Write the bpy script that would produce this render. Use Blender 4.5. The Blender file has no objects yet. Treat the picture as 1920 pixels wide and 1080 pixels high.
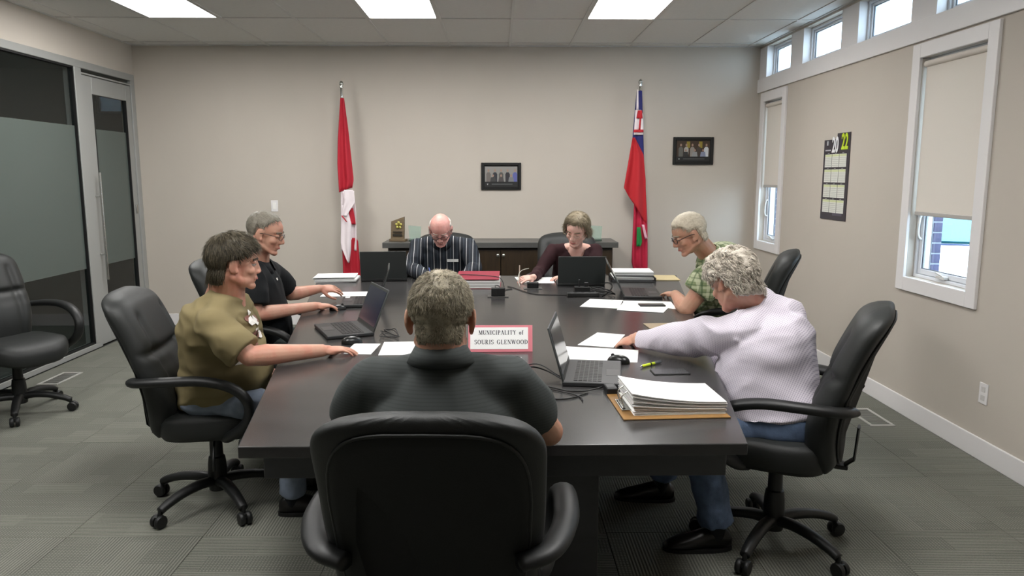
import bpy, bmesh, math, random
from math import sin, cos, pi, radians as rad, sqrt, atan2
from mathutils import Vector as V, Matrix, Euler, noise
from mathutils.bvhtree import BVHTree
random.seed(7)
SC = bpy.context.scene
COL = SC.collection

# ---------------- camera ----------------
FPX, CH, PITCH, YAW = 1396.0, 1.587, rad(8.55), math.atan(25/1396.0)
cam_d = bpy.data.cameras.new('camera')
cam_d.sensor_width = 36.0
cam_d.lens = 36.0*FPX/1920
cam_d.clip_start = 0.05
cam = bpy.data.objects.new('camera', cam_d)
COL.objects.link(cam)
cam.location = (0, 0, CH)
cam.rotation_euler = Euler((pi/2-PITCH, 0, -YAW), 'XYZ')
SC.camera = cam

# ---------------- world, exposure ----------------
w = bpy.data.worlds.new('world'); SC.world = w; w.use_nodes = True
bg = w.node_tree.nodes['Background']
bg.inputs[0].default_value = (0.66, 0.80, 1.0, 1)
bg.inputs[1].default_value = 10.0
SC.view_settings.view_transform = 'Standard'
SC.view_settings.look = 'None'
SC.view_settings.exposure = 0.0
SC.view_settings.gamma = 1.0
SC.view_settings.use_curve_mapping = False
sun_d = bpy.data.lights.new('sun', 'SUN'); sun_d.energy = 5.0; sun_d.angle = rad(3); sun_d.color = (1, .96, .9)
sun_o = bpy.data.objects.new('sun', sun_d); COL.objects.link(sun_o); sun_o.rotation_euler = Euler((rad(-20), rad(-40), 0), 'XYZ'); sun_o.location = (-6, -2, 12)
LIGHT_E = 24.5

# ---------------- measuring helpers ----------------
_F = V((sin(YAW)*cos(PITCH), cos(YAW)*cos(PITCH), -sin(PITCH)))
_R = V((cos(YAW), -sin(YAW), 0))
_D = V((-sin(YAW)*sin(PITCH), -cos(YAW)*sin(PITCH), -cos(PITCH)))
def _ray(px, py): return _F + _R*((px-960)/FPX) + _D*((py-540)/FPX)
def atY(px, py, Y):
    r = _ray(px, py); return V((0, 0, CH)) + r*(Y/r.y)
def atZ(px, py, z):
    r = _ray(px, py); return V((0, 0, CH)) + r*((z-CH)/r.z)
def atX(px, py, X):
    r = _ray(px, py); return V((0, 0, CH)) + r*(X/r.x)

# ---------------- materials ----------------
def lin(c):
    if isinstance(c, str):
        c = [int(c[i:i+2], 16)/255 for i in (0, 2, 4)]
    return tuple((x/12.92 if x <= .04045 else ((x+.055)/1.055)**2.4) for x in c[:3]) + (1,)
MATS = {}
def mat(name, col, rough=.5, metal=0, spec=.5, vary=0, vscale=8, bump=0, bscale=60, stretch=(1, 1, 1), emit=None, es=0, coat=0, sheen=0, trans=0):
    if name in MATS: return MATS[name]
    m = bpy.data.materials.new(name); m.use_nodes = True
    nt = m.node_tree; b = nt.nodes['Principled BSDF']
    c = lin(col)
    b.inputs['Base Color'].default_value = c
    b.inputs['Roughness'].default_value = rough
    b.inputs['Metallic'].default_value = metal
    b.inputs['Specular IOR Level'].default_value = spec
    b.inputs['Coat Weight'].default_value = coat
    b.inputs['Sheen Weight'].default_value = sheen
    if emit:
        b.inputs['Emission Color'].default_value = lin(emit); b.inputs['Emission Strength'].default_value = es
    if vary or bump:
        tc = nt.nodes.new('ShaderNodeTexCoord'); mp = nt.nodes.new('ShaderNodeMapping')
        nt.links.new(tc.outputs['Object'], mp.inputs[0]); mp.inputs['Scale'].default_value = stretch
    if vary:
        n = nt.nodes.new('ShaderNodeTexNoise'); n.inputs['Scale'].default_value = vscale; n.inputs['Detail'].default_value = 5
        nt.links.new(mp.outputs[0], n.inputs['Vector'])
        r = nt.nodes.new('ShaderNodeMapRange'); r.inputs[1].default_value = .3; r.inputs[2].default_value = .7
        r.inputs[3].default_value = 1-vary; r.inputs[4].default_value = 1+vary
        nt.links.new(n.outputs[0], r.inputs[0])
        h = nt.nodes.new('ShaderNodeVectorMath'); h.operation = 'SCALE'; h.inputs[0].default_value = c[:3]
        nt.links.new(r.outputs[0], h.inputs['Scale']); nt.links.new(h.outputs[0], b.inputs['Base Color'])
    if bump:
        n = nt.nodes.new('ShaderNodeTexNoise'); n.inputs['Scale'].default_value = bscale; n.inputs['Detail'].default_value = 3
        nt.links.new(mp.outputs[0], n.inputs['Vector'])
        bp = nt.nodes.new('ShaderNodeBump'); bp.inputs['Strength'].default_value = bump; bp.inputs['Distance'].default_value = .004
        nt.links.new(n.outputs[0], bp.inputs['Height']); nt.links.new(bp.outputs[0], b.inputs['Normal'])
    MATS[name] = m
    return m
def N(m, t, **k):
    n = m.node_tree.nodes.new(t)
    for a, v in k.items():
        if a.startswith('i_'): n.inputs[a[2:].replace('_', ' ')].default_value = v
        else: setattr(n, a, v)
    return n
def L(m, a, b): m.node_tree.links.new(a, b)
def glassmat(name, tint, alpha, rough=.02, spec=.5):
    """thin pane: see-through share = 1-alpha, the rest tinted; glossy reflections on top"""
    m = bpy.data.materials.new(name); m.use_nodes = True; nt = m.node_tree; nt.nodes.clear()
    out = N(m, 'ShaderNodeOutputMaterial'); tr = N(m, 'ShaderNodeBsdfTransparent'); gl = N(m, 'ShaderNodeBsdfGlossy')
    df = N(m, 'ShaderNodeBsdfDiffuse'); mx1 = N(m, 'ShaderNodeMixShader'); mx2 = N(m, 'ShaderNodeMixShader'); fr = N(m, 'ShaderNodeFresnel')
    tr.inputs[0].default_value = (.9, .95, .95, 1); df.inputs[0].default_value = lin(tint); gl.inputs['Roughness'].default_value = rough
    fr.inputs[0].default_value = 1.5
    mx1.inputs[0].default_value = alpha
    L(m, tr.outputs[0], mx1.inputs[1]); L(m, df.outputs[0], mx1.inputs[2])
    ge = N(m, 'ShaderNodeNewGeometry'); iv = N(m, 'ShaderNodeMath', operation='SUBTRACT'); iv.inputs[0].default_value = 1; ml = N(m, 'ShaderNodeMath', operation='MULTIPLY')
    L(m, ge.outputs['Backfacing'], iv.inputs[1]); L(m, iv.outputs[0], ml.inputs[0]); L(m, fr.outputs[0], ml.inputs[1])
    L(m, ml.outputs[0], mx2.inputs[0]); L(m, mx1.outputs[0], mx2.inputs[1]); L(m, gl.outputs[0], mx2.inputs[2])
    L(m, mx2.outputs[0], out.inputs[0])
    MATS[name] = m
    return m

# ---------------- objects ----------------
def tag(o, label=None, cat=None, group=None, kind=None):
    if label: o['label'] = label
    if cat: o['category'] = cat
    if group: o['group'] = group
    if kind: o['kind'] = kind
    return o
def empty(name, loc=(0, 0, 0), rz=0, label=None, cat=None, group=None):
    o = bpy.data.objects.new(name, None); COL.objects.link(o)
    o.location = loc; o.rotation_euler = (0, 0, rz); o.empty_display_size = .1
    return tag(o, label, cat, group)
def link(name, me, parent=None):
    o = bpy.data.objects.new(name, me); COL.objects.link(o); o.parent = parent
    return o
def copy_tree(o, parent=None):
    c = o.copy(); COL.objects.link(c); c.parent = parent
    for ch in list(o.children): copy_tree(ch, c)
    return c

class MB:
    def __init__(s): s.v = []; s.f = []
    def add(s, vs, fs, M=None):
        n = len(s.v)
        s.v += [tuple(M @ V(p)) if M is not None else tuple(p) for p in vs]
        s.f += [tuple(i+n for i in f) for f in fs]
        return s
    def box(s, c, d, M=None, R=None):
        x, y, z = [q/2 for q in d]
        vs = [(-x, -y, -z), (x, -y, -z), (x, y, -z), (-x, y, -z), (-x, -y, z), (x, -y, z), (x, y, z), (-x, y, z)]
        T = Matrix.Translation(c)
        if R is not None: T = T @ R
        if M is not None: T = M @ T
        return s.add(vs, [(0, 3, 2, 1), (4, 5, 6, 7), (0, 1, 5, 4), (1, 2, 6, 5), (2, 3, 7, 6), (3, 0, 4, 7)], T)
    def bb(s, a, b):
        return s.box([(a[i]+b[i])/2 for i in range(3)], [abs(b[i]-a[i]) for i in range(3)])
    def prism(s, poly, z0, z1, M=None):
        n = len(poly)
        a = sum(poly[i][0]*poly[(i+1) % n][1]-poly[(i+1) % n][0]*poly[i][1] for i in range(n))
        if a < 0: poly = poly[::-1]
        vs = [(p[0], p[1], z0) for p in poly]+[(p[0], p[1], z1) for p in poly]
        fs = [tuple(range(n))[::-1], tuple(range(n, 2*n))]+[(i, (i+1) % n, n+(i+1) % n, n+i) for i in range(n)]
        return s.add(vs, fs, M)
    def loft(s, rings, cap=True, M=None):
        k = len(rings[0]); vs = [p for r in rings for p in r]; fs = []
        for j in range(len(rings)-1):
            for i in range(k):
                a = j*k+i; b = j*k+(i+1) % k
                fs.append((a, b, b+k, a+k))
        if cap:
            fs.append(tuple(range(k))[::-1]); fs.append(tuple(range((len(rings)-1)*k, len(rings)*k)))
        return s.add(vs, fs, M)
    def tube(s, pts, r, n=8, ry=None, up=V((0, 0, 1)), M=None, cap=True):
        pts = [V(p) for p in pts]; rings = []; m = len(pts)
        rs = r if isinstance(r, (list, tuple)) else [r]*m
        rys = (ry if isinstance(ry, (list, tuple)) else [ry]*m) if ry else rs
        x = None
        for i, p in enumerate(pts):
            d = (pts[min(i+1, m-1)]-pts[max(i-1, 0)])
            if d.length < 1e-9: d = V((0, 0, 1))
            d.normalize()
            u = up if x is None else x
            if abs(u.dot(d)) > .98: u = V((1, 0, 0)) if abs(d.x) < .9 else V((0, 1, 0))
            x = (u-d*u.dot(d)).normalized(); y = d.cross(x)
            rings.append([p+x*cos(2*pi*k/n)*rys[i]+y*sin(2*pi*k/n)*rs[i] for k in range(n)])
        return s.loft(rings, cap, M)
    def ell(s, c, r, n=14, m=9, M=None, R=None):
        rings = []
        c = V(c)
        for j in range(1, m):
            t = pi*j/m
            ring = [V((r[0]*sin(t)*cos(2*pi*k/n), r[1]*sin(t)*sin(2*pi*k/n), -r[2]*cos(t))) for k in range(n)]
            rings.append([c+(R @ p if R is not None else p) for p in ring])
        return s.loft(rings, True, M)
    def caps(s, a, b, ra, rb=None, n=14, M=None):
        rb = ra if rb is None else rb
        a = V(a); b = V(b); d = b-a
        if d.length < 1e-6: return s.ell(a, (ra, ra, ra), n, 8, M)
        d.normalize(); pts = []; rs = []
        for t in (-1, -.85, -.6, -.3): pts.append(a+d*ra*t); rs.append(max(ra*sqrt(1-t*t), ra*.05))
        pts += [a, b]; rs += [ra, rb]
        for t in (.3, .6, .85, 1): pts.append(b+d*rb*t); rs.append(max(rb*sqrt(1-t*t), rb*.05))
        return s.tube(pts, rs, n, M=M)
    def lathe(s, prof, n=20, M=None):
        return s.loft([[V((r*cos(2*pi*k/n), r*sin(2*pi*k/n), z)) for k in range(n)] for r, z in prof], True, M)
    def build(s, name, m=None, parent=None, smooth=False, bevel=0, bseg=2, angle=None):
        me = bpy.data.meshes.new(name); me.from_pydata(s.v, [], s.f); me.update()
        o = link(name, me, parent)
        if m:
            for q in (m if isinstance(m, (list, tuple)) else [m]): me.materials.append(q)
        if smooth:
            me.polygons.foreach_set('use_smooth', [True]*len(me.polygons))
            if angle: me.set_sharp_from_angle(angle=rad(angle))
        if bevel:
            b = o.modifiers.new('b', 'BEVEL'); b.width = bevel; b.segments = bseg; b.limit_method = 'ANGLE'; b.angle_limit = rad(40)
            if bseg > 1:
                me.polygons.foreach_set('use_smooth', [True]*len(me.polygons)); me.set_sharp_from_angle(angle=rad(40))
                b.harden_normals = False
        return o
def struct(o): o['kind'] = 'structure'; return o
def rot(axis, deg): return Matrix.Rotation(rad(deg), 4, axis)
def bez(pts, n=8):
    """Catmull-Rom through pts"""
    pts = [V(p) for p in pts]; P = [pts[0]*2-pts[1]]+pts+[pts[-1]*2-pts[-2]]; out = []
    for i in range(1, len(P)-2):
        for k in range(n):
            t = k/n
            out.append(.5*((2*P[i])+(P[i+1]-P[i-1])*t+(2*P[i-1]-5*P[i]+4*P[i+1]-P[i+2])*t*t+(3*P[i]-P[i-1]-3*P[i+1]+P[i+2])*t**3))
    return out+[pts[-1]]

# common materials
WALL = mat('wall_paint', 'BEB6AB', .75, vary=.012, vscale=3, bump=.05, bscale=180)
WHITE = mat('white_trim_paint', 'E4E1E0', .45)
ALU = mat('brushed_aluminium', 'A2A3A0', .45, metal=.2)
BLACKP = mat('black_plastic', '121313', .5)
GASKET = mat('black_rubber', '0A0B0B', .6)
LEATHER = mat('black_leather', '222423', .54, spec=.45, bump=.12, bscale=260, vary=.08, vscale=5)
LEATHERB = mat('black_leather_back', '0F1110', .62, spec=.35, bump=.1, bscale=260)
PAPER = mat('white_paper', 'F4F4F2', .6, spec=.3)
CHROME = mat('satin_chrome', 'C4C4C0', .25, metal=1)
RX0, LX0, BY0, CZ0, FY0 = 2.72, -3.74, 7.94, 2.905, -2.2
# =================== THE ROOM ===================
# floor with carpet tiles
fl = struct(MB().bb((LX0-3, FY0, -.1), (RX0+.1, 9.75, -.008)).build('floor', mat('floor_slab', '3A3C39', .9)))
cm = bpy.data.materials.new('carpet_tile'); cm.use_nodes = True
b = cm.node_tree.nodes['Principled BSDF']; b.inputs['Roughness'].default_value = .95; b.inputs['Specular IOR Level'].default_value = .1
tc = N(cm, 'ShaderNodeTexCoord'); oi = N(cm, 'ShaderNodeObjectInfo'); ad = N(cm, 'ShaderNodeVectorMath', operation='ADD')
L(cm, tc.outputs['Object'], ad.inputs[0]); mu = N(cm, 'ShaderNodeVectorMath', operation='SCALE'); mu.inputs['Scale'].default_value = 7.31
L(cm, oi.outputs['Location'], mu.inputs[0]); L(cm, mu.outputs[0], ad.inputs[1])
br = N(cm, 'ShaderNodeTexBrick', offset=.37, squash=1.0); br.inputs['Scale'].default_value = 1
br.inputs['Brick Width'].default_value = .31; br.inputs['Row Height'].default_value = .12; br.inputs['Mortar Size'].default_value = 0
br.inputs['Color1'].default_value = (0, 0, 0, 1); br.inputs['Color2'].default_value = (1, 1, 1, 1)
L(cm, ad.outputs[0], br.inputs['Vector'])
wv = N(cm, 'ShaderNodeTexWave', wave_type='BANDS', bands_direction='Y'); wv.inputs['Scale'].default_value = 23
L(cm, ad.outputs[0], wv.inputs['Vector'])
wx = N(cm, 'ShaderNodeTexWave', wave_type='BANDS', bands_direction='X'); wx.inputs['Scale'].default_value = 23
L(cm, ad.outputs[0], wx.inputs['Vector'])
mm = N(cm, 'ShaderNodeMath', operation='MULTIPLY'); L(cm, wv.outputs['Fac'], mm.inputs[0]); L(cm, wx.outputs['Fac'], mm.inputs[1])
gt = N(cm, 'ShaderNodeMath', operation='GREATER_THAN'); gt.inputs[1].default_value = .55; L(cm, br.outputs['Color'], gt.inputs[0])
mx = N(cm, 'ShaderNodeMix', data_type='FLOAT'); L(cm, gt.outputs[0], mx.inputs[0]); L(cm, wv.outputs['Fac'], mx.inputs[2]); L(cm, mm.outputs[0], mx.inputs[3])
nz = N(cm, 'ShaderNodeTexNoise'); nz.inputs['Scale'].default_value = 160; L(cm, ad.outputs[0], nz.inputs['Vector'])
c1 = N(cm, 'ShaderNodeMath', operation='MULTIPLY_ADD'); c1.inputs[1].default_value = .52; c1.inputs[2].default_value = .08
L(cm, mx.outputs[0], c1.inputs[0])
c2 = N(cm, 'ShaderNodeMath', operation='MULTIPLY_ADD'); c2.inputs[1].default_value = .17; L(cm, br.outputs['Color'], c2.inputs[0]); L(cm, c1.outputs[0], c2.inputs[2])
c3 = N(cm, 'ShaderNodeMath', operation='MULTIPLY_ADD'); c3.inputs[1].default_value = .5; L(cm, nz.outputs[0], c3.inputs[0]); L(cm, c2.outputs[0], c3.inputs[2])
rp = N(cm, 'ShaderNodeValToRGB'); L(cm, c3.outputs[0], rp.inputs[0])
rp.color_ramp.elements[0].position = .15; rp.color_ramp.elements[0].color = lin('3E413D')
rp.color_ramp.elements[1].position = 1.2 if False else 1.0; rp.color_ramp.elements[1].color = lin('8A8A80')
e = rp.color_ramp.elements.new(.55); e.color = lin('6D6E66')
rp.color_ramp.elements[0].color = lin('42453F')
L(cm, rp.outputs[0], b.inputs['Base Color'])
bp = N(cm, 'ShaderNodeBump'); bp.inputs['Strength'].default_value = .5; bp.inputs['Distance'].default_value = .003
L(cm, mx.outputs[0], bp.inputs['Height']); L(cm, bp.outputs[0], b.inputs['Normal'])
T = .6
tme = None
x0 = LX0+.02
ny = int((BY0-.6)/T)+1
for i in range(11):
    for j in range(13):
        cx, cy = x0+T*(i+.5), BY0-T*(j+.5)
        if cy < .3: continue
        wdt = T
        if cx+T/2 > RX0+.05:
            wdt = RX0-(cx-T/2); cx = (cx-T/2)+wdt/2
            if wdt < .05: continue
            o = MB().box((0, 0, -.004), (wdt-.002, T-.002, .008)).build('carpet_tile', cm, fl)
        else:
            if tme is None:
                tme = MB().box((0, 0, -.004), (T-.0025, T-.0025, .008)).build('carpet_tile', cm, fl); tme.location = (cx, cy, 0); continue
            o = link('carpet_tile', tme.data, fl)
            o.rotation_euler.z = random.choice((0, pi/2, pi, -pi/2))
        o.location = (cx, cy, 0)
# back wall, front wall
struct(MB().bb((LX0-.15, BY0, 0), (RX0+.25, BY0+.15, CZ0+.1)).build('wall_back', WALL))
struct(MB().bb((LX0-3, FY0-.15, 0), (RX0+.25, FY0, CZ0+.1)).build('wall_front', WALL))
# right wall with openings
WY = [(4.215, 4.885), (7.23, 7.735)]; WZ = (.925, 2.335)
CY = [(7.11, 7.74), (6.08, 6.83), (5.06, 5.80), (4.03, 4.77), (3.0, 3.74)]; CZ = (2.575, 2.885)
WT = .15
wr = MB()
wr.bb((RX0, FY0, 0), (RX0+WT, BY0, WZ[0])).bb((RX0, FY0, WZ[1]), (RX0+WT, BY0, CZ[0])).bb((RX0, FY0, CZ[1]), (RX0+WT, BY0, CZ0+.1))
for a, b_ in ((FY0, WY[0][0]), (WY[0][1], WY[1][0]), (WY[1][1], BY0)): wr.bb((RX0, a, WZ[0]), (RX0+WT, b_, WZ[1]))
wall_r = struct(wr.build('wall_right', WALL))
ys = [FY0]+[q for a, b_ in sorted(CY) for q in (a, b_)]+[BY0]
cl = MB()
for k in range(0, len(ys), 2): cl.bb((RX0-.004, ys[k], CZ[0]), (RX0+WT, ys[k+1], CZ[1]))
cl.bb((RX0-.02, FY0, 2.44), (RX0, BY0, CZ[0]))
struct(cl.build('trim_1', WHITE, bevel=.002, bseg=1))
# baseboards
def baseboard(nm, a, b_): 
    struct(MB().bb(a, b_).build(nm, WHITE, bevel=.004))
baseboard('baseboard_right', (RX0-.014, FY0, 0), (RX0, BY0, .125))
baseboard('baseboard_back', (LX0, BY0-.014, 0), (RX0-.014, BY0, .125))
# windows
PANE = glassmat('window_glass', '000000', 0.0)
FRAMEW = mat('white_vinyl', 'DADCE0', .35)
def window(n, y0, y1, z0, z1, x=RX0+.07, sash=.035, handle=False):
    root = struct(empty('window_%d' % n, (x, (y0+y1)/2, z0)))
    hw = (y1-y0)/2; H_ = z1-z0
    def frame(nm, m, t, d, inset, dx=0):
        q = MB(); a = hw-inset; zb = inset; zt = H_-inset
        q.box((dx, -a+t/2, (zb+zt)/2), (d, t, zt-zb)).box((dx, a-t/2, (zb+zt)/2), (d, t, zt-zb))
        q.box((dx, 0, zb+t/2), (d, 2*a-2*t, t)).box((dx, 0, zt-t/2), (d, 2*a-2*t, t))
        return q.build(nm, m, root, bevel=.003, bseg=1)
    frame('window_frame', FRAMEW, .022, .07, .0, .02)
    frame('window_sash', FRAMEW, sash, .04, .024, .02)
    i = .024+sash
    frame('gasket', mat('grey_gasket', '50545A', .5), .006, .012, i-.001, .012)
    g = MB().box((.024, 0, H_/2), (.006, 2*(hw-i), H_-2*i)).build('pane', PANE, root)
    if handle:
        MB().box((-.02, .0, .035), (.03, .09, .02)).box((-.028, .02, .052), (.012, .075, .012), R=rot('X', 12)).build('crank_handle', mat('handle_grey', 'C8C6C2', .35), root, bevel=.004)
        MB().tube(bez([(0, hw-.045, .25), (-.022, hw-.045, .27), (-.026, hw-.043, .33), (-.018, hw-.045, .40), (0, hw-.045, .42)], 5), .009, 8).build('sash_lock', mat('handle_grey', 'C8C6C2', .35), root, smooth=True)
    return root
window(1, WY[0][0], WY[0][1], WZ[0], WZ[1], x=RX0+.06, handle=True)
window(2, WY[1][0], WY[1][1], WZ[0], WZ[1], x=RX0+.06, handle=True)
for k, (a, b_) in enumerate(CY): window(3+k, a, b_, CZ[0], CZ[1], x=RX0+.08, sash=.02)
# casing around the tall windows
for k, (y0, y1) in enumerate(WY):
    q = MB(); t = .09
    yh = min(y1+t, BY0-.015)
    q.bb((RX0-.02, y0-t, WZ[0]-t), (RX0, y0, WZ[1]+t)).bb((RX0-.02, y1, WZ[0]-t), (RX0, yh, WZ[1]+t))
    q.bb((RX0-.02, y0, WZ[0]-t), (RX0, y1, WZ[0])).bb((RX0-.02, y0, WZ[1]), (RX0, y1, WZ[1]+t))
    struct(q.build('trim_%d' % (k+2), WHITE, bevel=.002, bseg=1))
# roller blinds
BL = mat('blind_fabric', 'DED6CC', .9, bump=.1, bscale=400)
nt = BL.node_tree; pb = nt.nodes['Principled BSDF']; tl = N(BL, 'ShaderNodeBsdfTranslucent'); tl.inputs[0].default_value = lin('F0E6DA')
ms = N(BL, 'ShaderNodeMixShader'); ms.inputs[0].default_value = .13; L(BL, pb.outputs[0], ms.inputs[1]); L(BL, tl.outputs[0], ms.inputs[2])
L(BL, ms.outputs[0], [n for n in nt.nodes if n.type == 'OUTPUT_MATERIAL'][0].inputs[0])
for (y0, y1), zb, wh in zip(WY, (1.35, 1.49), ('nearer the camera, beside the calendar', 'beside the back wall corner')):
    r = empty('roller_blind', (RX0+.02, (y0+y1)/2, zb), label='cream roller blind lowered over the tall window '+wh, cat='blind', group='cream roller blinds')
    hw = (y1-y0)/2-.02; zt = WZ[1]-zb-.04
    MB().box((0, 0, zt/2), (.0015, 2*hw, zt)).build('blind_fabric', BL, r)
    MB().tube([(0, -hw-.005, zt), (0, hw+.005, zt)], .02, 14).build('blind_roll', BL, r, smooth=True, angle=40)
    MB().box((0, 0, -.004), (.012, 2*hw+.008, .026)).build('bottom_bar', mat('bar_grey', 'B4B0AB', .5), r, bevel=.004)
# brick veneer reveals outside the windows
BR = mat('purple_grey_brick', '4A4860', .85, vary=.15, vscale=20, bump=.4, bscale=80)
MO = mat('pale_mortar', '8C909A', .9)
struct(MB().bb((RX0+.17, 4.91, .2), (RX0+.235, 5.6, 2.5)).bb((RX0+.17, 7.77, .2), (RX0+.235, 8.6, 2.5)).build('trim_5', MO))
tr5 = bpy.data.objects['trim_5']
bme = None
for yb in (4.91, 7.77):
    for r_ in range(26):
        for c_ in range(2):
            o = None
            if bme is None:
                bme = MB().box((0, 0, 0), (.06, .19, .06)).build('brick', BR, tr5, bevel=.003, bseg=1); o = bme
            else:
                o = link('brick', bme.data, tr5); 
                mdf = o.modifiers.new('b', 'BEVEL'); mdf.width = .003; mdf.segments = 1
            o.location = (RX0+.204, yb+.09+.2*c_-(.0 if r_ % 2 else .0), .62+.07*r_)
# ---- ceiling: tee grid and tiles ----
ceil = struct(MB().bb((LX0-.15, FY0, CZ0+.03), (RX0+.25, BY0+.15, CZ0+.1)).build('ceiling', mat('ceiling_board', '9A9A98', .9)))
CT = mat('ceiling_tile', 'D9D8D5', .92, spec=.15, vary=.02, vscale=30, bump=.25, bscale=220)
TEE = mat('white_tee_bar', 'CFCECB', .6)
GX, GY = .615, 1.22
gx0 = -4.185      # a longitudinal tee line
xs = [LX0]+[gx0+GX*k for k in range(1, 20) if LX0 < gx0+GX*k < RX0]+[RX0]
yt = [BY0, 7.75, 6.60]
while yt[-1]-GY > FY0: yt.append(yt[-1]-GY)
yt.append(FY0)
grid = MB()
for x in xs[1:-1]: grid.bb((x-.012, FY0, CZ0-.0), (x+.012, BY0, CZ0+.03))
for y in yt[1:-1]: grid.bb((LX0, y-.012, CZ0), (RX0, y+.012, CZ0+.029))
grid.bb((LX0, FY0, CZ0-.002), (LX0+.02, BY0, CZ0+.03)).bb((RX0-.02, FY0, CZ0-.002), (RX0, BY0, CZ0+.03)).bb((LX0, BY0-.02, CZ0-.002), (RX0, BY0, CZ0+.03))
grid.build('tee_grid', TEE, ceil)
LCX = [-2.6475, -.8025, 1.0425]
LROWS = [(5.38, 6.60), (1.72, 2.94)]
tcache = {}
for i in range(len(xs)-1):
    for j in range(len(yt)-1):
        xa, xb, ya, yb = xs[i], xs[i+1], yt[j+1], yt[j]
        cx, cy = (xa+xb)/2, (ya+yb)/2
        if any(abs(cx-l) < .2 for l in LCX) and any(a < cy < b_ for a, b_ in LROWS): continue
        key = (round(xb-xa, 3), round(yb-ya, 3))
        if key not in tcache:
            o = MB().box((0, 0, .006), (xb-xa-.016, yb-ya-.016, .012)).build('ceiling_tile', CT, ceil); tcache[key] = o.data
        else: o = link('ceiling_tile', tcache[key], ceil)
        o.location = (cx, cy, CZ0+.006)
# ceiling lights
EM = bpy.data.materials.new('lit_diffuser'); EM.use_nodes = True; EM.node_tree.nodes.clear()
em = N(EM, 'ShaderNodeEmission'); em.inputs[0].default_value = (1, .985, .965, 1); em.inputs[1].default_value = LIGHT_E
L(EM, em.outputs[0], N(EM, 'ShaderNodeOutputMaterial').inputs[0])
proto = None
for rr, (ya, yb) in enumerate(LROWS):
    for k, x in enumerate(LCX):
        if proto is None:
            proto = empty('ceiling_light')
            q = MB(); a, c_ = GX/2-.008, GY/2-.008
            q.box((-a+.01, 0, .015), (.02, 2*c_, .03)).box((a-.01, 0, .015), (.02, 2*c_, .03)).box((0, -c_+.01, .015), (2*a-.04, .02, .03)).box((0, c_-.01, .015), (2*a-.04, .02, .03))
            q.box((0, 0, .027), (2*a-.04, 2*c_-.04, .004))
            q.build('light_frame', TEE, proto)
            MB().box((0, 0, .008), (2*a-.044, 2*c_-.044, .006)).build('diffuser', EM, proto)
            r = proto
        else: r = copy_tree(proto)
        r.location = (x, (ya+yb)/2, CZ0)
        nm = ('left', 'middle', 'right')[k]
        tag(r, ('lit rectangular ceiling light panel, %s one of the row in view at the top edge' % nm) if rr == 0 else ('lit rectangular ceiling light panel, %s one of the row above the table front end' % nm), 'ceiling light', 'recessed ceiling light panels')
# ---- left wall: aluminium and glass partition ----
struct(MB().bb((LX0-.12, FY0, 2.61), (LX0, BY0, CZ0+.1)).bb((LX0-.12, FY0, 0), (LX0, -1.0, 2.61)).build('wall_left', WALL))
t = MB(); X0, X1 = LX0-.10, LX0+.004
t.bb((X0, -1, 2.545), (X1, BY0, 2.61)).bb((X0, -1, 0), (X1, 6.94, .045))
for ya, yb in ((-1, -.94), (1.9, 1.96), (4.30, 4.36), (6.84, 6.95), (7.86, 7.94)): t.bb((X0, ya, .045), (X1, yb, 2.545))
t.bb((X0, 6.95, 2.495), (X1, 7.86, 2.51))
part = struct(t.build('trim_6', ALU, bevel=.003, bseg=1))
g = MB()
for ya, yb in ((-.94, 1.9), (1.96, 4.30), (4.36, 6.84)):
    for y in (ya, yb-.012): g.bb((LX0-.05, y, .045), (LX0-.005, y+.012, 2.545))
    g.bb((LX0-.05, ya, .045), (LX0-.005, yb, .06)).bb((LX0-.05, ya, 2.53), (LX0-.005, yb, 2.545))
g.build('gasket', GASKET, part)
GL = glassmat('clear_partition_glass', '202625', .22)
FILM = glassmat('frosted_film', '57605C', .93, rough=.12)
wn = struct(empty('window_8', (LX0-.03, 0, 0)))
for ya, yb in ((-.94, 1.9), (1.96, 4.30), (4.36, 6.84)):
    MB().bb((-.004, ya+.012, .06), (.004, yb-.012, 2.53)).build('pane', GL, wn)
    MB().bb((.0045, ya+.02, .75), (.006, yb-.02, 2.03)).build('frosted_band', FILM, wn)
MB().bb((-.004, 6.95, 2.51), (.004, 7.86, 2.545)).build('pane', GL, wn)
# door leaf
dr = struct(empty('door_1', (LX0-.03, 6.96, 0)))
q = MB(); q.bb((-.022, 0, .01), (.022, .17, 2.49)).bb((-.022, .80, .01), (.022, .895, 2.49)).bb((-.022, .17, 2.335), (.022, .80, 2.49)).bb((-.022, .17, .01), (.022, .80, .26))
q.build('door_frame', ALU, dr, bevel=.003, bseg=1)
q = MB(); q.bb((-.012, .17, .26), (.024, .182, 2.335)).bb((-.012, .788, .26), (.024, .80, 2.335)); q.build('gasket', GASKET, dr)
MB().bb((-.004, .182, .26), (.004, .788, 2.335)).build('pane', GL, dr)
MB().bb((.0045, .19, .75), (.006, .78, 2.02)).build('frosted_band', FILM, dr)
h = MB().tube([(.075, .085, .62), (.075, .085, 1.62)], .012, 12).build('door_handle', CHROME, dr, smooth=True, angle=40)
q = MB()
for z in (.86, 1.40): q.tube([(.022, .085, z), (.075, .085, z)], .009, 10)
q.build('handle_post', CHROME, dr, smooth=True, angle=40)
MB().box((.03, .85, 1.25), (.012, .03, .09)).build('hinge', CHROME, dr, bevel=.002)
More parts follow.
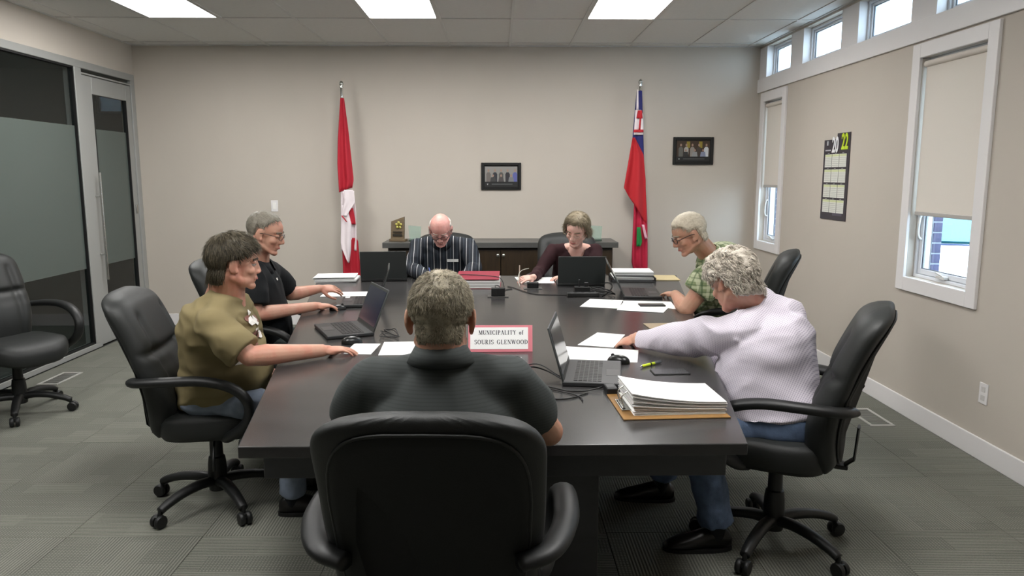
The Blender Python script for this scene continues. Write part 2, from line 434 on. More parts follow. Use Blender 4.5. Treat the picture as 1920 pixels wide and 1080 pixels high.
# side room behind the glass
DW = mat('side_room_paint', '6F716C', .8)
struct(MB().bb((LX0-3, FY0, 0), (LX0-2.9, 9.75, CZ0)).build('wall_far_left', DW))
SX0, SX1, SZ0, SZ1 = -5.02, -4.58, 2.36, 2.72
q = MB().bb((LX0-3, 9.6, 0), (LX0-.15, 9.75, SZ0)).bb((LX0-3, 9.6, SZ1), (LX0-.15, 9.75, CZ0)).bb((LX0-3, 9.6, SZ0), (SX0, 9.75, SZ1)).bb((SX1, 9.6, SZ0), (LX0-.15, 9.75, SZ1))
struct(q.build('wall_side', DW))
struct(MB().bb((LX0-.15, BY0+.15, 0), (LX0-.05, 9.75, CZ0)).build('wall_side_right', DW))
wn9 = struct(empty('window_9', (0, 9.67, SZ0)))
q = MB(); q.bb((SX0, -.03, 0), (SX0+.03, .03, SZ1-SZ0)).bb((SX1-.03, -.03, 0), (SX1, .03, SZ1-SZ0)).bb((SX0+.03, -.03, 0), (SX1-.03, .03, .03)).bb((SX0+.03, -.03, SZ1-SZ0-.03), (SX1-.03, .03, SZ1-SZ0)).bb((SX1-.10, -.02, .03), (SX1-.07, .02, SZ1-SZ0-.03))
q.build('window_frame', FRAMEW, wn9)
MB().bb((SX0+.03, -.003, .03), (SX1-.10, .003, SZ1-SZ0-.03)).build('pane', glassmat('tinted_blue_glass', '4C8FA8', .90), wn9)
MB().bb((SX1-.07, -.003, .03), (SX1-.03, .003, SZ1-SZ0-.03)).build('pane', MATS['tinted_blue_glass'], wn9)
struct(MB().bb((LX0-3, FY0, CZ0), (LX0-.05, 9.75, CZ0+.1)).build('ceiling_side', DW))
struct(MB().bb((LX0-2.9, FY0, -.008), (LX0-.05, 9.6, 0)).build('floor_side', mat('side_room_carpet', '3F423F', .95)))

# ---- small fixed things ----
def vent(x, y, rz, lab):
    r = empty('floor_vent', (x, y, 0), rz, lab, 'vent')
    q = MB(); q.box((0, .17, .004), (.16, .02, .008)).box((0, -.17, .004), (.16, .02, .008)).box((-.07, 0, .004), (.02, .32, .008)).box((.07, 0, .004), (.02, .32, .008))
    q.build('vent_frame', mat('vent_metal', 'A9A8A2', .5), r, bevel=.002, bseg=1)
    MB().box((0, 0, .0015), (.12, .32, .002)).build('vent_well', mat('vent_dark', '4A4B48', .7), r)
    for k in range(14): 
        q = MB().box((0, -.15+k*.023, .0045), (.12, .008, .003)); q.build('slat', mat('vent_slat', '8A8A85', .5), r)
a = atZ(1625, 785, 0)
vent(2.46, 4.72, 0, 'pale metal floor vent in the carpet along the right wall baseboard')
vent(-3.47, 5.78, 0, 'pale metal floor vent in the carpet beside the glass partition')
p = atX(1845, 738, RX0)
r = empty('wall_outlet', (RX0, p.y, p.z-.06), label='white electrical outlet low on the right wall above the baseboard', cat='outlet')
MB().box((-.003, 0, .06), (.006, .072, .118)).build('cover_plate', WHITE, r, bevel=.002)
MB().box((-.007, 0, .085), (.003, .034, .03)).build('socket', mat('socket_white', 'C9C6C3', .4), r, bevel=.004)
MB().box((-.007, 0, .035), (.003, .034, .03)).build('socket', mat('socket_white', 'C9C6C3', .4), r, bevel=.004)
p = atY(515, 386, BY0)
r = empty('light_switch', (p.x, BY0, p.z-.06), label='white light switch plate on the back wall left of the red and white flag', cat='switch')
MB().box((0, -.003, .06), (.072, .006, .118)).build('cover_plate', WHITE, r, bevel=.002)
MB().box((0, -.007, .06), (.034, .004, .068)).build('rocker', mat('rocker_white', 'EEECE8', .35), r, bevel=.002)

# ---- outside: ground, white car ----
struct(MB().bb((RX0+.3, -6, -.5), (26, 26, -.33)).build('floor_outside', mat('pale_concrete', '8F8E8A', .9, vary=.05, vscale=3)))
CARW = mat('white_car_paint', 'F2F4F6', .25, coat=.6)
car = empty('car', (5.93, 9.05, -.33), rad(-30), 'white car parked outside, seen through the tall window beneath the blind', 'car')
CAR_W = .9
prof = [(-2.3, .35), (-2.32, .75), (-2.2, .95), (-1.2, 1.08), (-.95, 1.12), (-.25, 1.52), (1.0, 1.56), (1.75, 1.45), (2.2, 1.1), (2.3, .9), (2.3, .35)]
rings = []
for s_, zz, xx in ((-1, 1, 1),):
    pass
q = MB()
secs = [(-.9, .93, .97), (-.86, 1, .995), (-.45, 1.0, 1.015), (0, 1, 1.02), (.45, 1, 1.015), (.86, 1, .995), (.9, .93, .97)]
rr = [[V((yy if z < 1.0 else yy*(1-.28*min(1, (z-1.0)/.5)), x*sx, z*sz if z > .4 else z)) for x, z in prof] for yy, sx, sz in secs]
q.loft(rr); q.build('car_body', CARW, car, smooth=True, angle=35)
GLC = mat('car_glass', '24585C', .12, spec=.8)
q = MB().add([(-.68, -.93, 1.155), (.68, -.93, 1.155), (.585, -.285, 1.525), (-.585, -.285, 1.525)], [(0, 1, 2, 3)]); q.build('windscreen', GLC, car)
WSO = bpy.data.objects['windscreen']; sd = WSO.modifiers.new('s', 'SOLIDIFY'); sd.thickness = .03; sd.offset = 1
q = MB()
for s_ in (-1, 1): q.add([(s_*.86, -.75, 1.12), (s_*.86, 1.7, 1.15), (s_*.70, 1.5, 1.44), (s_*.69, -.2, 1.46)], [(0, 1, 2, 3) if s_ > 0 else (3, 2, 1, 0)])
q.build('side_window', GLC, car).modifiers.new('s', 'SOLIDIFY').thickness = .05
for sx in (-1, 1):
    for sy in (-1.45, 1.45):
        Rw = Matrix.Translation((sx*.82, sy, .33)) @ rot('Y', 90)
        MB().lathe([(.0, -.1), (.3, -.1), (.33, -.07), (.33, .07), (.3, .1), (0, .1)], 24, Rw).build('wheel', mat('tyre', '151515', .8), car, smooth=True, angle=40)
    MB().box((sx*.62, -2.24, .78), (.34, .1, .13)).build('headlight', mat('lamp_glass', 'B9C2C8', .2), car, bevel=.03)
    MB().ell((sx*1.0, -.62, 1.13), (.1, .06, .08)).build('wing_mirror', CARW, car, smooth=True)
MB().box((0, -2.3, .62), (.9, .06, .14)).build('grille', mat('grille_grey', '7E858C', .4), car, bevel=.02)
MB().box((0, -.95, 1.13), (1.5, .05, .04)).build('wiper', mat('blue_grey_plastic', '16284E', .5), car, bevel=.01)
# =================== FURNITURE ===================
def slate(name, base, rough):
    m = mat(name, base, rough, spec=.5); nt = m.node_tree; b = nt.nodes['Principled BSDF']
    tc = N(m, 'ShaderNodeTexCoord'); n1 = N(m, 'ShaderNodeTexNoise'); n1.inputs['Scale'].default_value = 3.2; n1.inputs['Detail'].default_value = 8; n1.inputs['Roughness'].default_value = .65
    mp = N(m, 'ShaderNodeMapping'); mp.inputs['Scale'].default_value = (.5, 1.6, 1.6); mp.inputs['Rotation'].default_value = (0, 0, .5)
    L(m, tc.outputs['Object'], mp.inputs[0]); L(m, mp.outputs[0], n1.inputs['Vector'])
    r = N(m, 'ShaderNodeValToRGB'); L(m, n1.outputs[0], r.inputs[0]); c = lin(base)
    r.color_ramp.elements[0].position = .3; r.color_ramp.elements[1].position = .72
    r.color_ramp.elements[0].color = tuple(q*.7 for q in c[:3])+(1,); r.color_ramp.elements[1].color = tuple(q*1.45 for q in c[:3])+(1,)
    L(m, r.outputs[0], b.inputs['Base Color'])
    return m
SLATE = slate('mottled_slate_laminate', '373636', .22)
TZ = .76
tb = empty('conference_table', (0, 4.2, 0), label='long dark slate conference table, narrow at the near end', cat='table')
def tp(x, y): return (x, y-4.2)
MB().prism([tp(-.808, 2.215), tp(.778, 2.215), tp(1.5, 6.2), tp(-1.5, 6.2)], .722, .76).build('tabletop', SLATE, tb, bevel=.003, bseg=2)
def slab(a, b_, t, z0, z1):
    a = V((a[0], a[1]-4.2, 0)); b_ = V((b_[0], b_[1]-4.2, 0)); d = (b_-a); ln = d.length; an = atan2(d.y, d.x); c = (a+b_)/2
    return MB().box((c.x, c.y, (z0+z1)/2), (ln, t, z1-z0), R=Matrix.Rotation(an, 4, 'Z'))
APR = slate('dark_slate_apron', '37383A', .45)
slab((-.775, 2.36), (.755, 2.36), .022, .60, .7215).build('front_apron', APR, tb, bevel=.002, bseg=1)
slab((-.77, 2.40), (-1.38, 6.0), .022, .62, .7215).build('side_apron', APR, tb)
slab((.75, 2.40), (1.38, 6.0), .022, .62, .7215).build('side_apron', APR, tb)
slab((-1.36, 6.04), (1.36, 6.04), .022, .62, .7215).build('rear_apron', APR, tb)
for ya in (2.55, 5.1):
    q = MB(); w_ = .36 if ya < 3 else .5
    q.bb((-w_, ya-4.2, 0), (w_, ya-4.2+.03, .7215)).bb((-w_, ya-4.2+.5, 0), (w_, ya-4.2+.53, .7215)).bb((-w_, ya-4.2+.03, 0), (-w_+.03, ya-4.2+.5, .7215)).bb((w_-.03, ya-4.2+.03, 0), (w_, ya-4.2+.5, .7215))
    q.build('pedestal', APR, tb, bevel=.002, bseg=1)

# ---- credenza ----
WOOD = mat('espresso_wood', '2E2213', .45, vary=.3, vscale=9, stretch=(6, 6, .6), bump=.05, bscale=50)
cr = empty('credenza', (.02, 7.66, 0), label='dark wood credenza with slate top against the back wall', cat='cabinet')
MB().bb((-1.18, -.24, .875), (1.18, .275, .93)).build('countertop', slate('slate_counter', '4E4E4C', .35), cr, bevel=.003)
q = MB().bb((-1.13, -.19, .06), (1.13, .27, .875)); q.build('cabinet_body', mat('espresso_carcass', '1F1A12', .5), cr, bevel=.002, bseg=1)
MB().bb((-1.09, -.15, 0), (1.09, .25, .06)).build('plinth', BLACKP, cr)
for k in range(4):
    a = -1.128+.564*k
    d = MB().bb((a+.004, -.212, .08), (a+.56, -.191, .85)).build('door', WOOD, cr, bevel=.002)
    kx = a+.564-.045 if k % 2 == 0 else a+.045
    if k == 1 or k == 2: kx = -.028 if k == 1 else .028
    MB().lathe([(.006, 0), (.006, .012), (.014, .016), (.015, .022), (.010, .027), (0.001, .028)], 14, Matrix.Translation((kx, -.212, .80)) @ rot('X', 90)).build('knob', CHROME, d, smooth=True, angle=50)

# ---- office chair ----
def sup(u, p):  # superellipse unit
    c_, s_ = cos(u), sin(u)
    return (abs(c_)**(2/p)*(1 if c_ >= 0 else -1), abs(s_)**(2/p)*(1 if s_ >= 0 else -1))
def backcurve(t):   # y, z of back centre line, t 0..1
    z = .39+.69*t
    y = -.205-.055*t-.13*t*t+.03*sin(pi*t)*(1 if t < .5 else .8)
    return y, z
def halfw(t):
    b_ = .215+.06*sin(min(1, t/.62)*pi/2)
    if t > .80: b_ *= (max(0, 1-((t-.80)/.2)**3.2))**.42*.96+.04
    if t < .12: b_ *= .80+.20*sin(t/.12*pi/2)
    return b_
def make_chair():
    r = empty('office_chair')
    # backrest cushion
    nt_, ns = 30, 25
    vs = []; fs = []
    for side in (0, 1):
        for j in range(nt_+1):
            t = j/nt_; te = t
            y, z = backcurve(te); hw = halfw(te)
            endr = min(1, max(0, min((t)/.07, (1-t)/.07)))**.5
            for i in range(ns+1):
                s_ = -1+2*i/ns; x = hw*s_
                e = max(0, 1-abs(s_)**4)**.5*endr
                if side == 0:
                    d = .085*e
                    g1 = math.exp(-((t-.60)/.018)**2)
                    d -= .036*g1*e
                    if t < .60: d -= .015*math.exp(-(abs(s_)/.035)**2)*e
                    d -= .026*math.exp(-((abs(s_)-.58)/.05)**2)*e*(1 if t < .86 else 0); d -= .010*(abs(s_) < .58)*e*(t < .6)
                    d += .018*math.exp(-((t-.32)/.2)**2)*e
                    vs.append((x, y+d, z))
                else: vs.append((x, y-.045*e, z))
    R_ = (ns+1)
    for side in (0, 1):
        o_ = side*R_*(nt_+1)
        for j in range(nt_):
            for i in range(ns):
                a = o_+j*R_+i; f = (a, a+R_, a+R_+1, a+1)
                fs.append(f if side == 0 else f[::-1])
    q = MB().add(vs, fs); bk = q.build('backrest', LEATHER, r, smooth=True)
    me = bk.data; bm = bmesh.new(); bm.from_mesh(me); bmesh.ops.remove_doubles(bm, verts=bm.verts, dist=.0015); bmesh.ops.recalc_face_normals(bm, faces=bm.faces); bm.to_mesh(me); bm.free()
    bk.modifiers.new('s', 'SUBSURF').levels = 1; bk.modifiers['s'].render_levels = 1
    # rear panel, edge piping
    rings = []; out = []
    nu = 48
    pl = []
    for k in range(nu):
        a = 2*pi*k/nu; cx_, sy = sup(a, 4.2)
        t = .485+.445*sy; y, z = backcurve(t)
        hw = (halfw(min(t, .80)))-.042
        if t < .2: hw *= .93+.07*t/.2
        pl.append((cx_*hw, t))
    def ring(sc, dy):
        o2 = []
        for x, t in pl:
            tt = .485+(t-.485)*sc; y, z = backcurve(tt); hw = halfw(min(.97, max(.03, tt)))
            e = max(0, 1-abs(min(1, abs(x*sc)/hw))**4)**.5
            o2.append(V((x*sc, y-.045*e-dy, z)))
        return o2
    q = MB().loft([ring(1, -.012), ring(1, .004), ring(.985, .009), ring(.9, .012), ring(.6, .013), ring(.25, .013)], True)
    q.build('rear_panel', LEATHERB, r, smooth=True)
    rg = ring(1.0, .004); MB().tube(rg+[rg[0], rg[1]], .0045, 6, cap=False).build('piping', LEATHER, r, smooth=True)
    # seat
    rings = []
    for dz, sc in ((0, .80), (-.02, .93), (.0, .98), (.03, 1.0), (.065, 1.0), (.088, .96), (.10, .86), (.106, .6), (.108, .3)):
        ring_ = []
        for k in range(40):
            a = 2*pi*k/40; cx_, sy = sup(a, 3.4)
            y = .03+.255*sy*sc; x = .262*cx_*sc*(1-.04*sy)
            z = .405+dz
            if y > .15: z -= .05*((y-.15)/.13)**2*.7
            z += .012*(abs(x)/.26)**2
            ring_.append(V((x, y, z)))
        rings.append(ring_)
    MB().loft(rings[1:] if False else rings, True).build('seat', LEATHER, r, smooth=True)
    # armrests
    for sx in (-1, 1):
        p = bez([(sx*.20, -.285, .675), (sx*.278, -.245, .688), (sx*.322, -.12, .700), (sx*.328, .04, .698), (sx*.322, .16, .66), (sx*.312, .222, .585), (sx*.298, .205, .49), (sx*.268, .13, .425), (sx*.20, .09, .398)], 6)
        n_ = len(p); ww = []; hh = []
        for k in range(n_):
            u = k/(n_-1); ww.append(.035-.009*max(0, (u-.45)/.55)); hh.append(.020+.003*sin(pi*u))
        MB().tube(p, ww, 12, ry=hh, up=V((0, 0, 1))).build('armrest', BLACKP, r, smooth=True)
    # mechanism
    q = MB().box((0, -.02, .375), (.16, .26, .05)).box((0, -.20, .385), (.07, .16, .018)); q.build('tilt_mechanism', BLACKP, r, bevel=.006)
    MB().tube([(0, -.26, .385), (0, -.30, .42), (0, -.31, .56)], .032, 8, ry=.006).build('back_bracket', BLACKP, r)
    MB().tube([(.05, .02, .385), (.20, .04, .375), (.27, .05, .33), (.29, .055, .27)], .006, 8).build('height_lever', BLACKP, r, smooth=True)
    MB().lathe([(.0, .07), (.042, .07), (.046, .10), (.043, .20), (.038, .235), (.031, .24), (.029, .36), (0, .36)], 20).build('gas_column', BLACKP, r, smooth=True, angle=35)
    for k in range(5):
        # straight along +X, rotated about the chair axis
        p = bez([(.02, 0, .115), (.10, 0, .125), (.20, 0, .115), (.28, 0, .092), (.315, 0, .075)], 4)
        w2 = [.031-.010*(i/(len(p)-1)) for i in range(len(p))]
        lg = MB().tube(p, w2, 10, ry=[.025-.007*(i/(len(p)-1)) for i in range(len(p))]).build('base_leg', BLACKP, r, smooth=True)
        lg.rotation_euler.z = 2*pi*k/5; lg['leg'] = k
        cs = MB()
        for s_ in (-1, 1):
            cs.lathe([(.0, -.011), (.027, -.011), (.031, -.005), (.031, .005), (.027, .011), (0, .011)], 16, Matrix.Translation((.325, s_*.016, .031)) @ rot('X', 90))
        cs.caps((.315, 0, .05), (.315, 0, .08), .011, .009, 10).box((.322, 0, .045), (.036, .014, .022))
        c_ = cs.build('caster', BLACKP, r, smooth=True, angle=40); c_.rotation_euler.z = 2*pi*k/5; c_['leg'] = k
    return r
CH_PROTO = make_chair()
def chair(x, y, face, base, lab, lift=0, first=False):
    o = CH_PROTO if first else copy_tree(CH_PROTO)
    o.location = (x, y, 0); o.rotation_euler.z = rad(face-90)
    tag(o, lab, 'chair', 'black leather office chairs')
    for c_ in o.children:
        n_ = c_.name.split('.')[0]
        if n_ == 'gas_column': c_.scale.z = 1+lift/.36
        elif n_ not in ('base_leg', 'caster'): c_.location.z = lift
        if n_ in ('base_leg', 'caster'):
            c_.rotation_euler.z = 2*pi*c_['leg']/5+rad(base-(face-90))
    return o
CHAIRS = [
    (-.148, 1.93, 88, 20, 'black office chair in the foreground, its back turned to the camera', .01),
    (-1.38, 3.50, 8, 22, 'black office chair under the man in the olive shirt'),
    (-1.42, 4.55, 2, 40, 'black office chair under the man in the black polo shirt', .02),
    (-.47, 6.50, -88, 10, 'black office chair under the man in the striped shirt'),
    (.60, 6.52, -95, 50, 'black office chair under the woman'),
    (1.55, 4.86, 158, 30, 'black office chair under the man in the green plaid shirt', .05),
    (1.19, 3.03, 152, 14, 'black office chair under the man with curly grey hair', .02),
    (-3.24, 4.93, -25, 8, 'empty black office chair beside the glass partition')]
for k, a in enumerate(CHAIRS): chair(*a, first=(k == 0))

# ---- flags ----
RED = mat('red_flag_cloth', 'B0182C', .75); WHT = mat('white_flag_cloth', 'E8DDE0', .7); BLU = mat('navy_flag_cloth', '1E2266', .7); GRN = mat('green_flag_cloth', '16803A', .7)
RED2 = mat('bright_red_flag_cloth', 'BA1E28', .75)
def interp(pts, y):
    if y <= pts[0][1]: return pts[0][0]
    for (x0, y0), (x1, y1) in zip(pts, pts[1:]):
        if y <= y1: return x0+(x1-x0)*(y-y0)/max(1e-6, y1-y0)
    return pts[-1][0]
def panel(nm, m, parent, O, Lp, Rp, y0, y1, Y, amp=.02, fr=3, ph=0, bl=None, br_=None, n=26, k=24):
    """draped cloth panel; left and right edge measured in the photograph on the plane Y, pleated in depth"""
    vs = []; fs = []
    for j in range(n+1):
        for i in range(k+1):
            u = i/k
            ya = y0+(y1-y0)*j/n
            if bl is not None: ya = y0+((bl+(br_-bl)*u)-y0)*j/n
            xl = interp(Lp, ya); xr = interp(Rp, ya)
            p = atY(xl+(xr-xl)*u, ya, Y)
            grow = .35+.65*j/n
            p.y += -amp*grow*sin(2*pi*fr*u+ph+.6*j/n)-amp*.5*sin(pi*u)
            vs.append(p-O)
    for j in range(n):
        for i in range(k):
            a = j*(k+1)+i; fs.append((a, a+k+1, a+k+2, a+1))
    o = MB().add(vs, fs).build(nm, m, parent, smooth=True)
    o.modifiers.new('s', 'SOLIDIFY').thickness = .002
    return o
GOLD = mat('tarnished_brass', '8C8674', .35, metal=.8); POLE = mat('dark_pole_wood', '5A4A3A', .4)
def flagpole(px, py, lab):
    t = atY(px, py, 7.78); O = V((t.x, 7.78, 0))
    r = empty('flag', O, label=lab, cat='flag')
    MB().lathe([(0.001, 0), (.15, 0), (.15, .02), (.05, .05), (.02, .07), (.018, .14), (.001, .14)], 24).build('pole_base', GOLD, r, smooth=True, angle=40)
    MB().tube([(0, 0, .1), (0, 0, t.z-.02)], .0125, 12).build('flag_pole', POLE, r, smooth=True, angle=40)
    MB().lathe([(.014, -.13), (.014, -.12), (.0135, -.03), (.02, -.02), (.012, -.01), (.022, .01), (.022, .02), (.012, .04), (.001, .045)], 14, Matrix.Translation((0, 0, t.z))).build('finial', CHROME, r, smooth=True)
    return r, O
r, O = flagpole(640, 160, 'red and white maple leaf flag hanging furled on its pole by the back wall')
panel('red_cloth', RED, r, O, [(641, 446), (642, 474), (646, 600)], [(668, 446), (671, 446), (677, 515), (680, 600)], 446, 615, 7.76, .025, 2.5)
panel('white_cloth', WHT, r, O, [(639, 360), (640, 470)], [(664, 360), (668, 400), (669, 452)], 358, 470, 7.755, .018, 2, 1)
panel('white_fold', WHT, r, O, [(641, 385), (639, 455), (643, 470), (653, 493)], [(650, 385), (659, 420), (658, 470), (655, 493)], 385, 493, 7.715, .014, 1.2, 2)
panel('white_fold', WHT, r, O, [(645, 362), (646, 375), (641, 405)], [(661, 352), (666, 379), (650, 405)], 356, 405, 7.70, .012, 1, 1)
panel('maple_leaf_fold', RED, r, O, [(654, 390), (655, 421)], [(662, 390), (666, 412), (667, 421)], 390, 421, 7.725, .008, 1, 0, n=8, k=8)
panel('maple_leaf_fold', RED, r, O, [(639, 404), (649, 416)], [(642, 404), (651, 416)], 404, 416, 7.69, .004, 1, 0, n=6, k=6)
panel('red_cloth', RED, r, O, [(638, 184), (633.5, 263), (633, 309), (636.5, 362)], [(645, 184), (653, 245), (662.5, 337), (660, 352), (653, 367)], 184, 366, 7.74, .022, 1.6, .5, bl=361, br_=352)
r, O = flagpole(1201, 157, 'red ensign flag with a union canton furled on its pole by the back wall')
panel('red_cloth', mat('crimson_flag_cloth', 'B81C3E', .75), r, O, [(1186, 360), (1189, 372), (1184, 492), (1188, 510), (1190, 600)], [(1210, 337), (1214, 414), (1215, 510), (1217, 600)], 350, 612, 7.76, .022, 2.5)
panel('navy_canton', BLU, r, O, [(1194, 168), (1186, 256)], [(1204, 168), (1206, 240), (1209, 340)], 170, 345, 7.75, .01, 1.5, n=14, k=10)
panel('red_cloth', RED2, r, O, [(1186, 256), (1169, 351)], [(1190, 256), (1207, 290), (1211, 337), (1212, 400)], 258, 410, 7.725, .026, 1.7, .8, bl=352, br_=420)
panel('union_stripe', WHT, r, O, [(1194, 168), (1188, 253)], [(1198, 168), (1200, 200), (1206, 215), (1207, 253)], 206, 253, 7.73, .007, 1.5, n=10, k=10)
panel('union_stripe', WHT, r, O, [(1194, 168), (1193, 206)], [(1197, 168), (1197, 206)], 168, 206, 7.73, .005, 1, n=6, k=6)
for a, b_ in ((207, 222), (243, 248)): panel('red_stripe', RED2, r, O, [(1196, 207), (1187, 250)], [(1204, 207), (1207, 250)], a, b_, 7.718, .007, 1.5, n=6, k=10)
panel('red_stripe', RED2, r, O, [(1199, 224), (1197, 243)], [(1202, 224), (1201, 243)], 222, 243, 7.718, .007, 1.5, n=6, k=4)
panel('shield_fold', GRN, r, O, [(1194, 425), (1193, 462)], [(1201, 425), (1204, 455), (1200, 462)], 426, 462, 7.715, .008, 1, n=8, k=6)
panel('shield_fold', mat('pink_white_cloth', 'DDA9B8', .7), r, O, [(1203, 421), (1209, 448)], [(1208, 421), (1214, 448)], 421, 448, 7.712, .005, 1, n=6, k=5)

# ---- framed photographs ----
FR = mat('black_frame', '111212', .35); MATB = mat('photo_backdrop_grey', '8C8780', .6)
def flat(pts, y, nm, m, parent, th=.0012):
    n_ = len(pts)
    q = MB(); vs = [(p[0], y, p[1]) for p in pts]+[(p[0], y+th, p[1]) for p in pts]
    q.add(vs, [tuple(range(n_)), tuple(range(n_, 2*n_))[::-1]]+[(i, n_+i, n_+(i+1) % n_, (i+1) % n_) for i in range(n_)])
    return q.build(nm, m, parent)
def circle(x, z, rx, rz, n=10): return [(x+rx*cos(2*pi*k/n), z+rz*sin(2*pi*k/n)) for k in range(n)]
def photo(px0, py0, px1, py1, lab, scheme):
    a = atY(px0, py0, 7.92); b_ = atY(px1, py1, 7.92); cx, cz = (a.x+b_.x)/2, (a.z+b_.z)/2; W, H_ = b_.x-a.x, a.z-b_.z
    r = empty('picture_frame', (cx, BY0, b_.z), label=lab, cat='picture'); h = H_
    q = MB(); t = .03
    q.box((-W/2+t/2, -.01, h/2), (t, .02, h)).box((W/2-t/2, -.01, h/2), (t, .02, h)).box((0, -.01, t/2), (W-2*t, .02, t)).box((0, -.01, h-t/2), (W-2*t, .02, t))
    q.build('frame', FR, r, bevel=.003, bseg=1)
    MB().box((0, -.004, h/2), (W-2*t, .006, h-2*t)).build('backing', mat('photo_black_mat', '191A1A', .5), r)
    iw, ih = W-2*t-.02, h*.56; z0 = h-t-.01-ih
    flat([(-iw/2, z0), (iw/2, z0), (iw/2, z0+ih), (-iw/2, z0+ih)], -.0085, 'photograph', mat('print_'+scheme[0], scheme[0], .5), r)
    ys_ = -.0098; q = {}
    for i, (x, c_) in enumerate(scheme[1]):
        x *= iw/2
        m = mat('print_'+c_, c_, .5)
        flat([(x-.022, z0), (x+.022, z0), (x+.024, z0+ih*.5), (x+.012, z0+ih*.62), (x-.012, z0+ih*.62), (x-.024, z0+ih*.5)], ys_-.0013*(i % 2), 'printed_figure', m, r)
        flat(circle(x, z0+ih*.74, .010, .014), ys_-.0026, 'printed_face', mat('print_face', '9C7F70', .6), r)
    for i, (x, c_) in enumerate(scheme[2]):
        x *= iw/2
        flat([(x-.03, z0), (x+.03, z0), (x+.022, z0+ih*.3), (x-.022, z0+ih*.3)], ys_-.0028, 'printed_figure', mat('print_'+c_, c_, .5), r)
        flat(circle(x, z0+ih*.4, .010, .013), ys_-.004, 'printed_face', mat('print_face', '9C7F70', .6), r)
    for x, c_ in scheme[3]:
        flat([(x*iw/2-.018, z0+ih*.55), (x*iw/2+.018, z0+ih*.55), (x*iw/2+.018, z0+ih*.97), (x*iw/2-.018, z0+ih*.97)], -.0091, 'printed_backdrop', mat('print_'+c_, c_, .5), r)
    flat([(-iw/2+.02, z0-.02), (-iw/2+.035, z0-.02), (-iw/2+.0275, z0-.035)], -.008, 'printed_emblem', mat('print_crest', 'B9BDBD', .5), r)
    flat([(-iw/2+.07, z0-.022), (iw/2-.05, z0-.022), (iw/2-.05, z0-.027), (-iw/2+.07, z0-.027)], -.008, 'caption_line', mat('print_caption', '6C6E70', .5), r)
photo(902, 305, 977, 356, 'black framed group photograph in the middle of the back wall', ('8A8884', [(-.78, '6B6460'), (-.38, '2A2C34'), (0, '53524F'), (.4, '2C2A2E'), (.86, '5A5F9C')], [(-.5, '3A3A3A'), (0, '4A4544'), (.62, '77787A')], []))
photo(1263, 257, 1337, 309, 'black framed group photograph on the back wall nearer the right wall', ('3A2A1C', [(-.75, '5F5F5A'), (-.42, 'A5A29C'), (-.05, '8B857E'), (.35, '3E3530'), (.8, 'C2C4C8')], [(-.45, '2B2B2B'), (.1, '8A8C8C'), (.6, '8087A0')], [(-.3, '8A7A2A'), (.45, '8A7A2A')]))

# ---- calendar ----
def textmesh(s, size, nm, m, parent, loc, R, depth=.0008, bold=0, xs=1):
    c = bpy.data.curves.new(nm, 'FONT'); c.body = s; c.size = size; c.extrude = depth; c.align_x = 'CENTER'; c.align_y = 'CENTER'; c.offset = bold; c.resolution_u = 3
    o = bpy.data.objects.new(nm, c); COL.objects.link(o)
    dg = bpy.context.evaluated_depsgraph_get(); me = bpy.data.meshes.new_from_object(o.evaluated_get(dg))
    bpy.data.objects.remove(o); o = link(nm, me, parent); me.materials.clear(); me.materials.append(m)
    o.matrix_local = Matrix.Translation(loc) @ R @ Matrix.Diagonal((xs, 1, 1, 1))
    return o
a = atX(1548, 250, RX0-.005); b_ = atX(1594, 413, RX0-.005)
yc, z0, z1 = 6.03, 1.235, 1.925; W = .46; H_ = z1-z0
cal = empty('wall_calendar', (RX0, yc, z0), label='black wall calendar for 2022 with twelve months on the right wall', cat='calendar')
CB = mat('calendar_black', '37333A', .5)
MB().bb((-.006, -W/2, 0), (-.002, W/2, H_-.045)).bb((-.0045, -W/2, H_-.045), (-.002, .0, H_)).build('calendar_board', CB, cal)
# viewed from inside the room, image right = -Y
RC = Matrix(((0, 0, -1, 0), (-1, 0, 0, 0), (0, 1, 0, 0), (0, 0, 0, 1)))
textmesh('20', .17, 'year_digits', mat('calendar_white', 'EDEDEE', .5), cal, (-.009, .02, H_-.095), RC, .001, .004, .68)
textmesh('22', .17, 'year_digits', mat('calendar_lime', 'C2DC2E', .5), cal, (-.009, -.145, H_-.075), RC, .001, .004, .68)
textmesh('22', .165, 'digit_shadow', mat('calendar_olive', '5A6420', .5), cal, (-.0075, -.15, H_-.08), RC, .0005, .006, .68)
MB().bb((-.0075, .10, H_-.135), (-.006, .2, H_-.125)).build('logo_line', mat('calendar_grey', 'A9A9AD', .5), cal)
flat_ = MB().tube([(-.0068, .152, H_-.09), (-.0068, .152, H_-.055)], .012, 6).build('logo_emblem', mat('calendar_grey', 'A9A9AD', .5), cal)
MPG = mat('calendar_month_paper', 'D7D8CF', .6); LIM = mat('calendar_pale_lime', 'CBD3A0', .6); INK = mat('calendar_ink', '8B8B8C', .6)
for rr in range(4):
    for cc in range(3):
        yy = W/2-.03-.13*cc-.065; zz = H_-.16-.122*rr-.055
        o = MB().box((-.0068, yy, zz), (.0016, .122, .104)).build('month_page', MPG, cal)
        MB().box((-.0080, yy, zz+.042), (.0008, .118, .016)).build('weekday_band', LIM, o)
        MB().box((-.0068, yy, zz+.059), (.0016, .03, .007)).build('month_name', INK, o)
        q = MB()
        for l_ in range(5): q.box((-.0079, yy, zz+.022-.015*l_), (.0006, .108, .0018))
        q.build('date_lines', INK, o)['kind'] = 'stuff'
MB().box((-.0068, -.08, .05), (.001, .17, .03)).build('footer_emblem', mat('calendar_footer', '55505E', .5), cal, bevel=.0004)

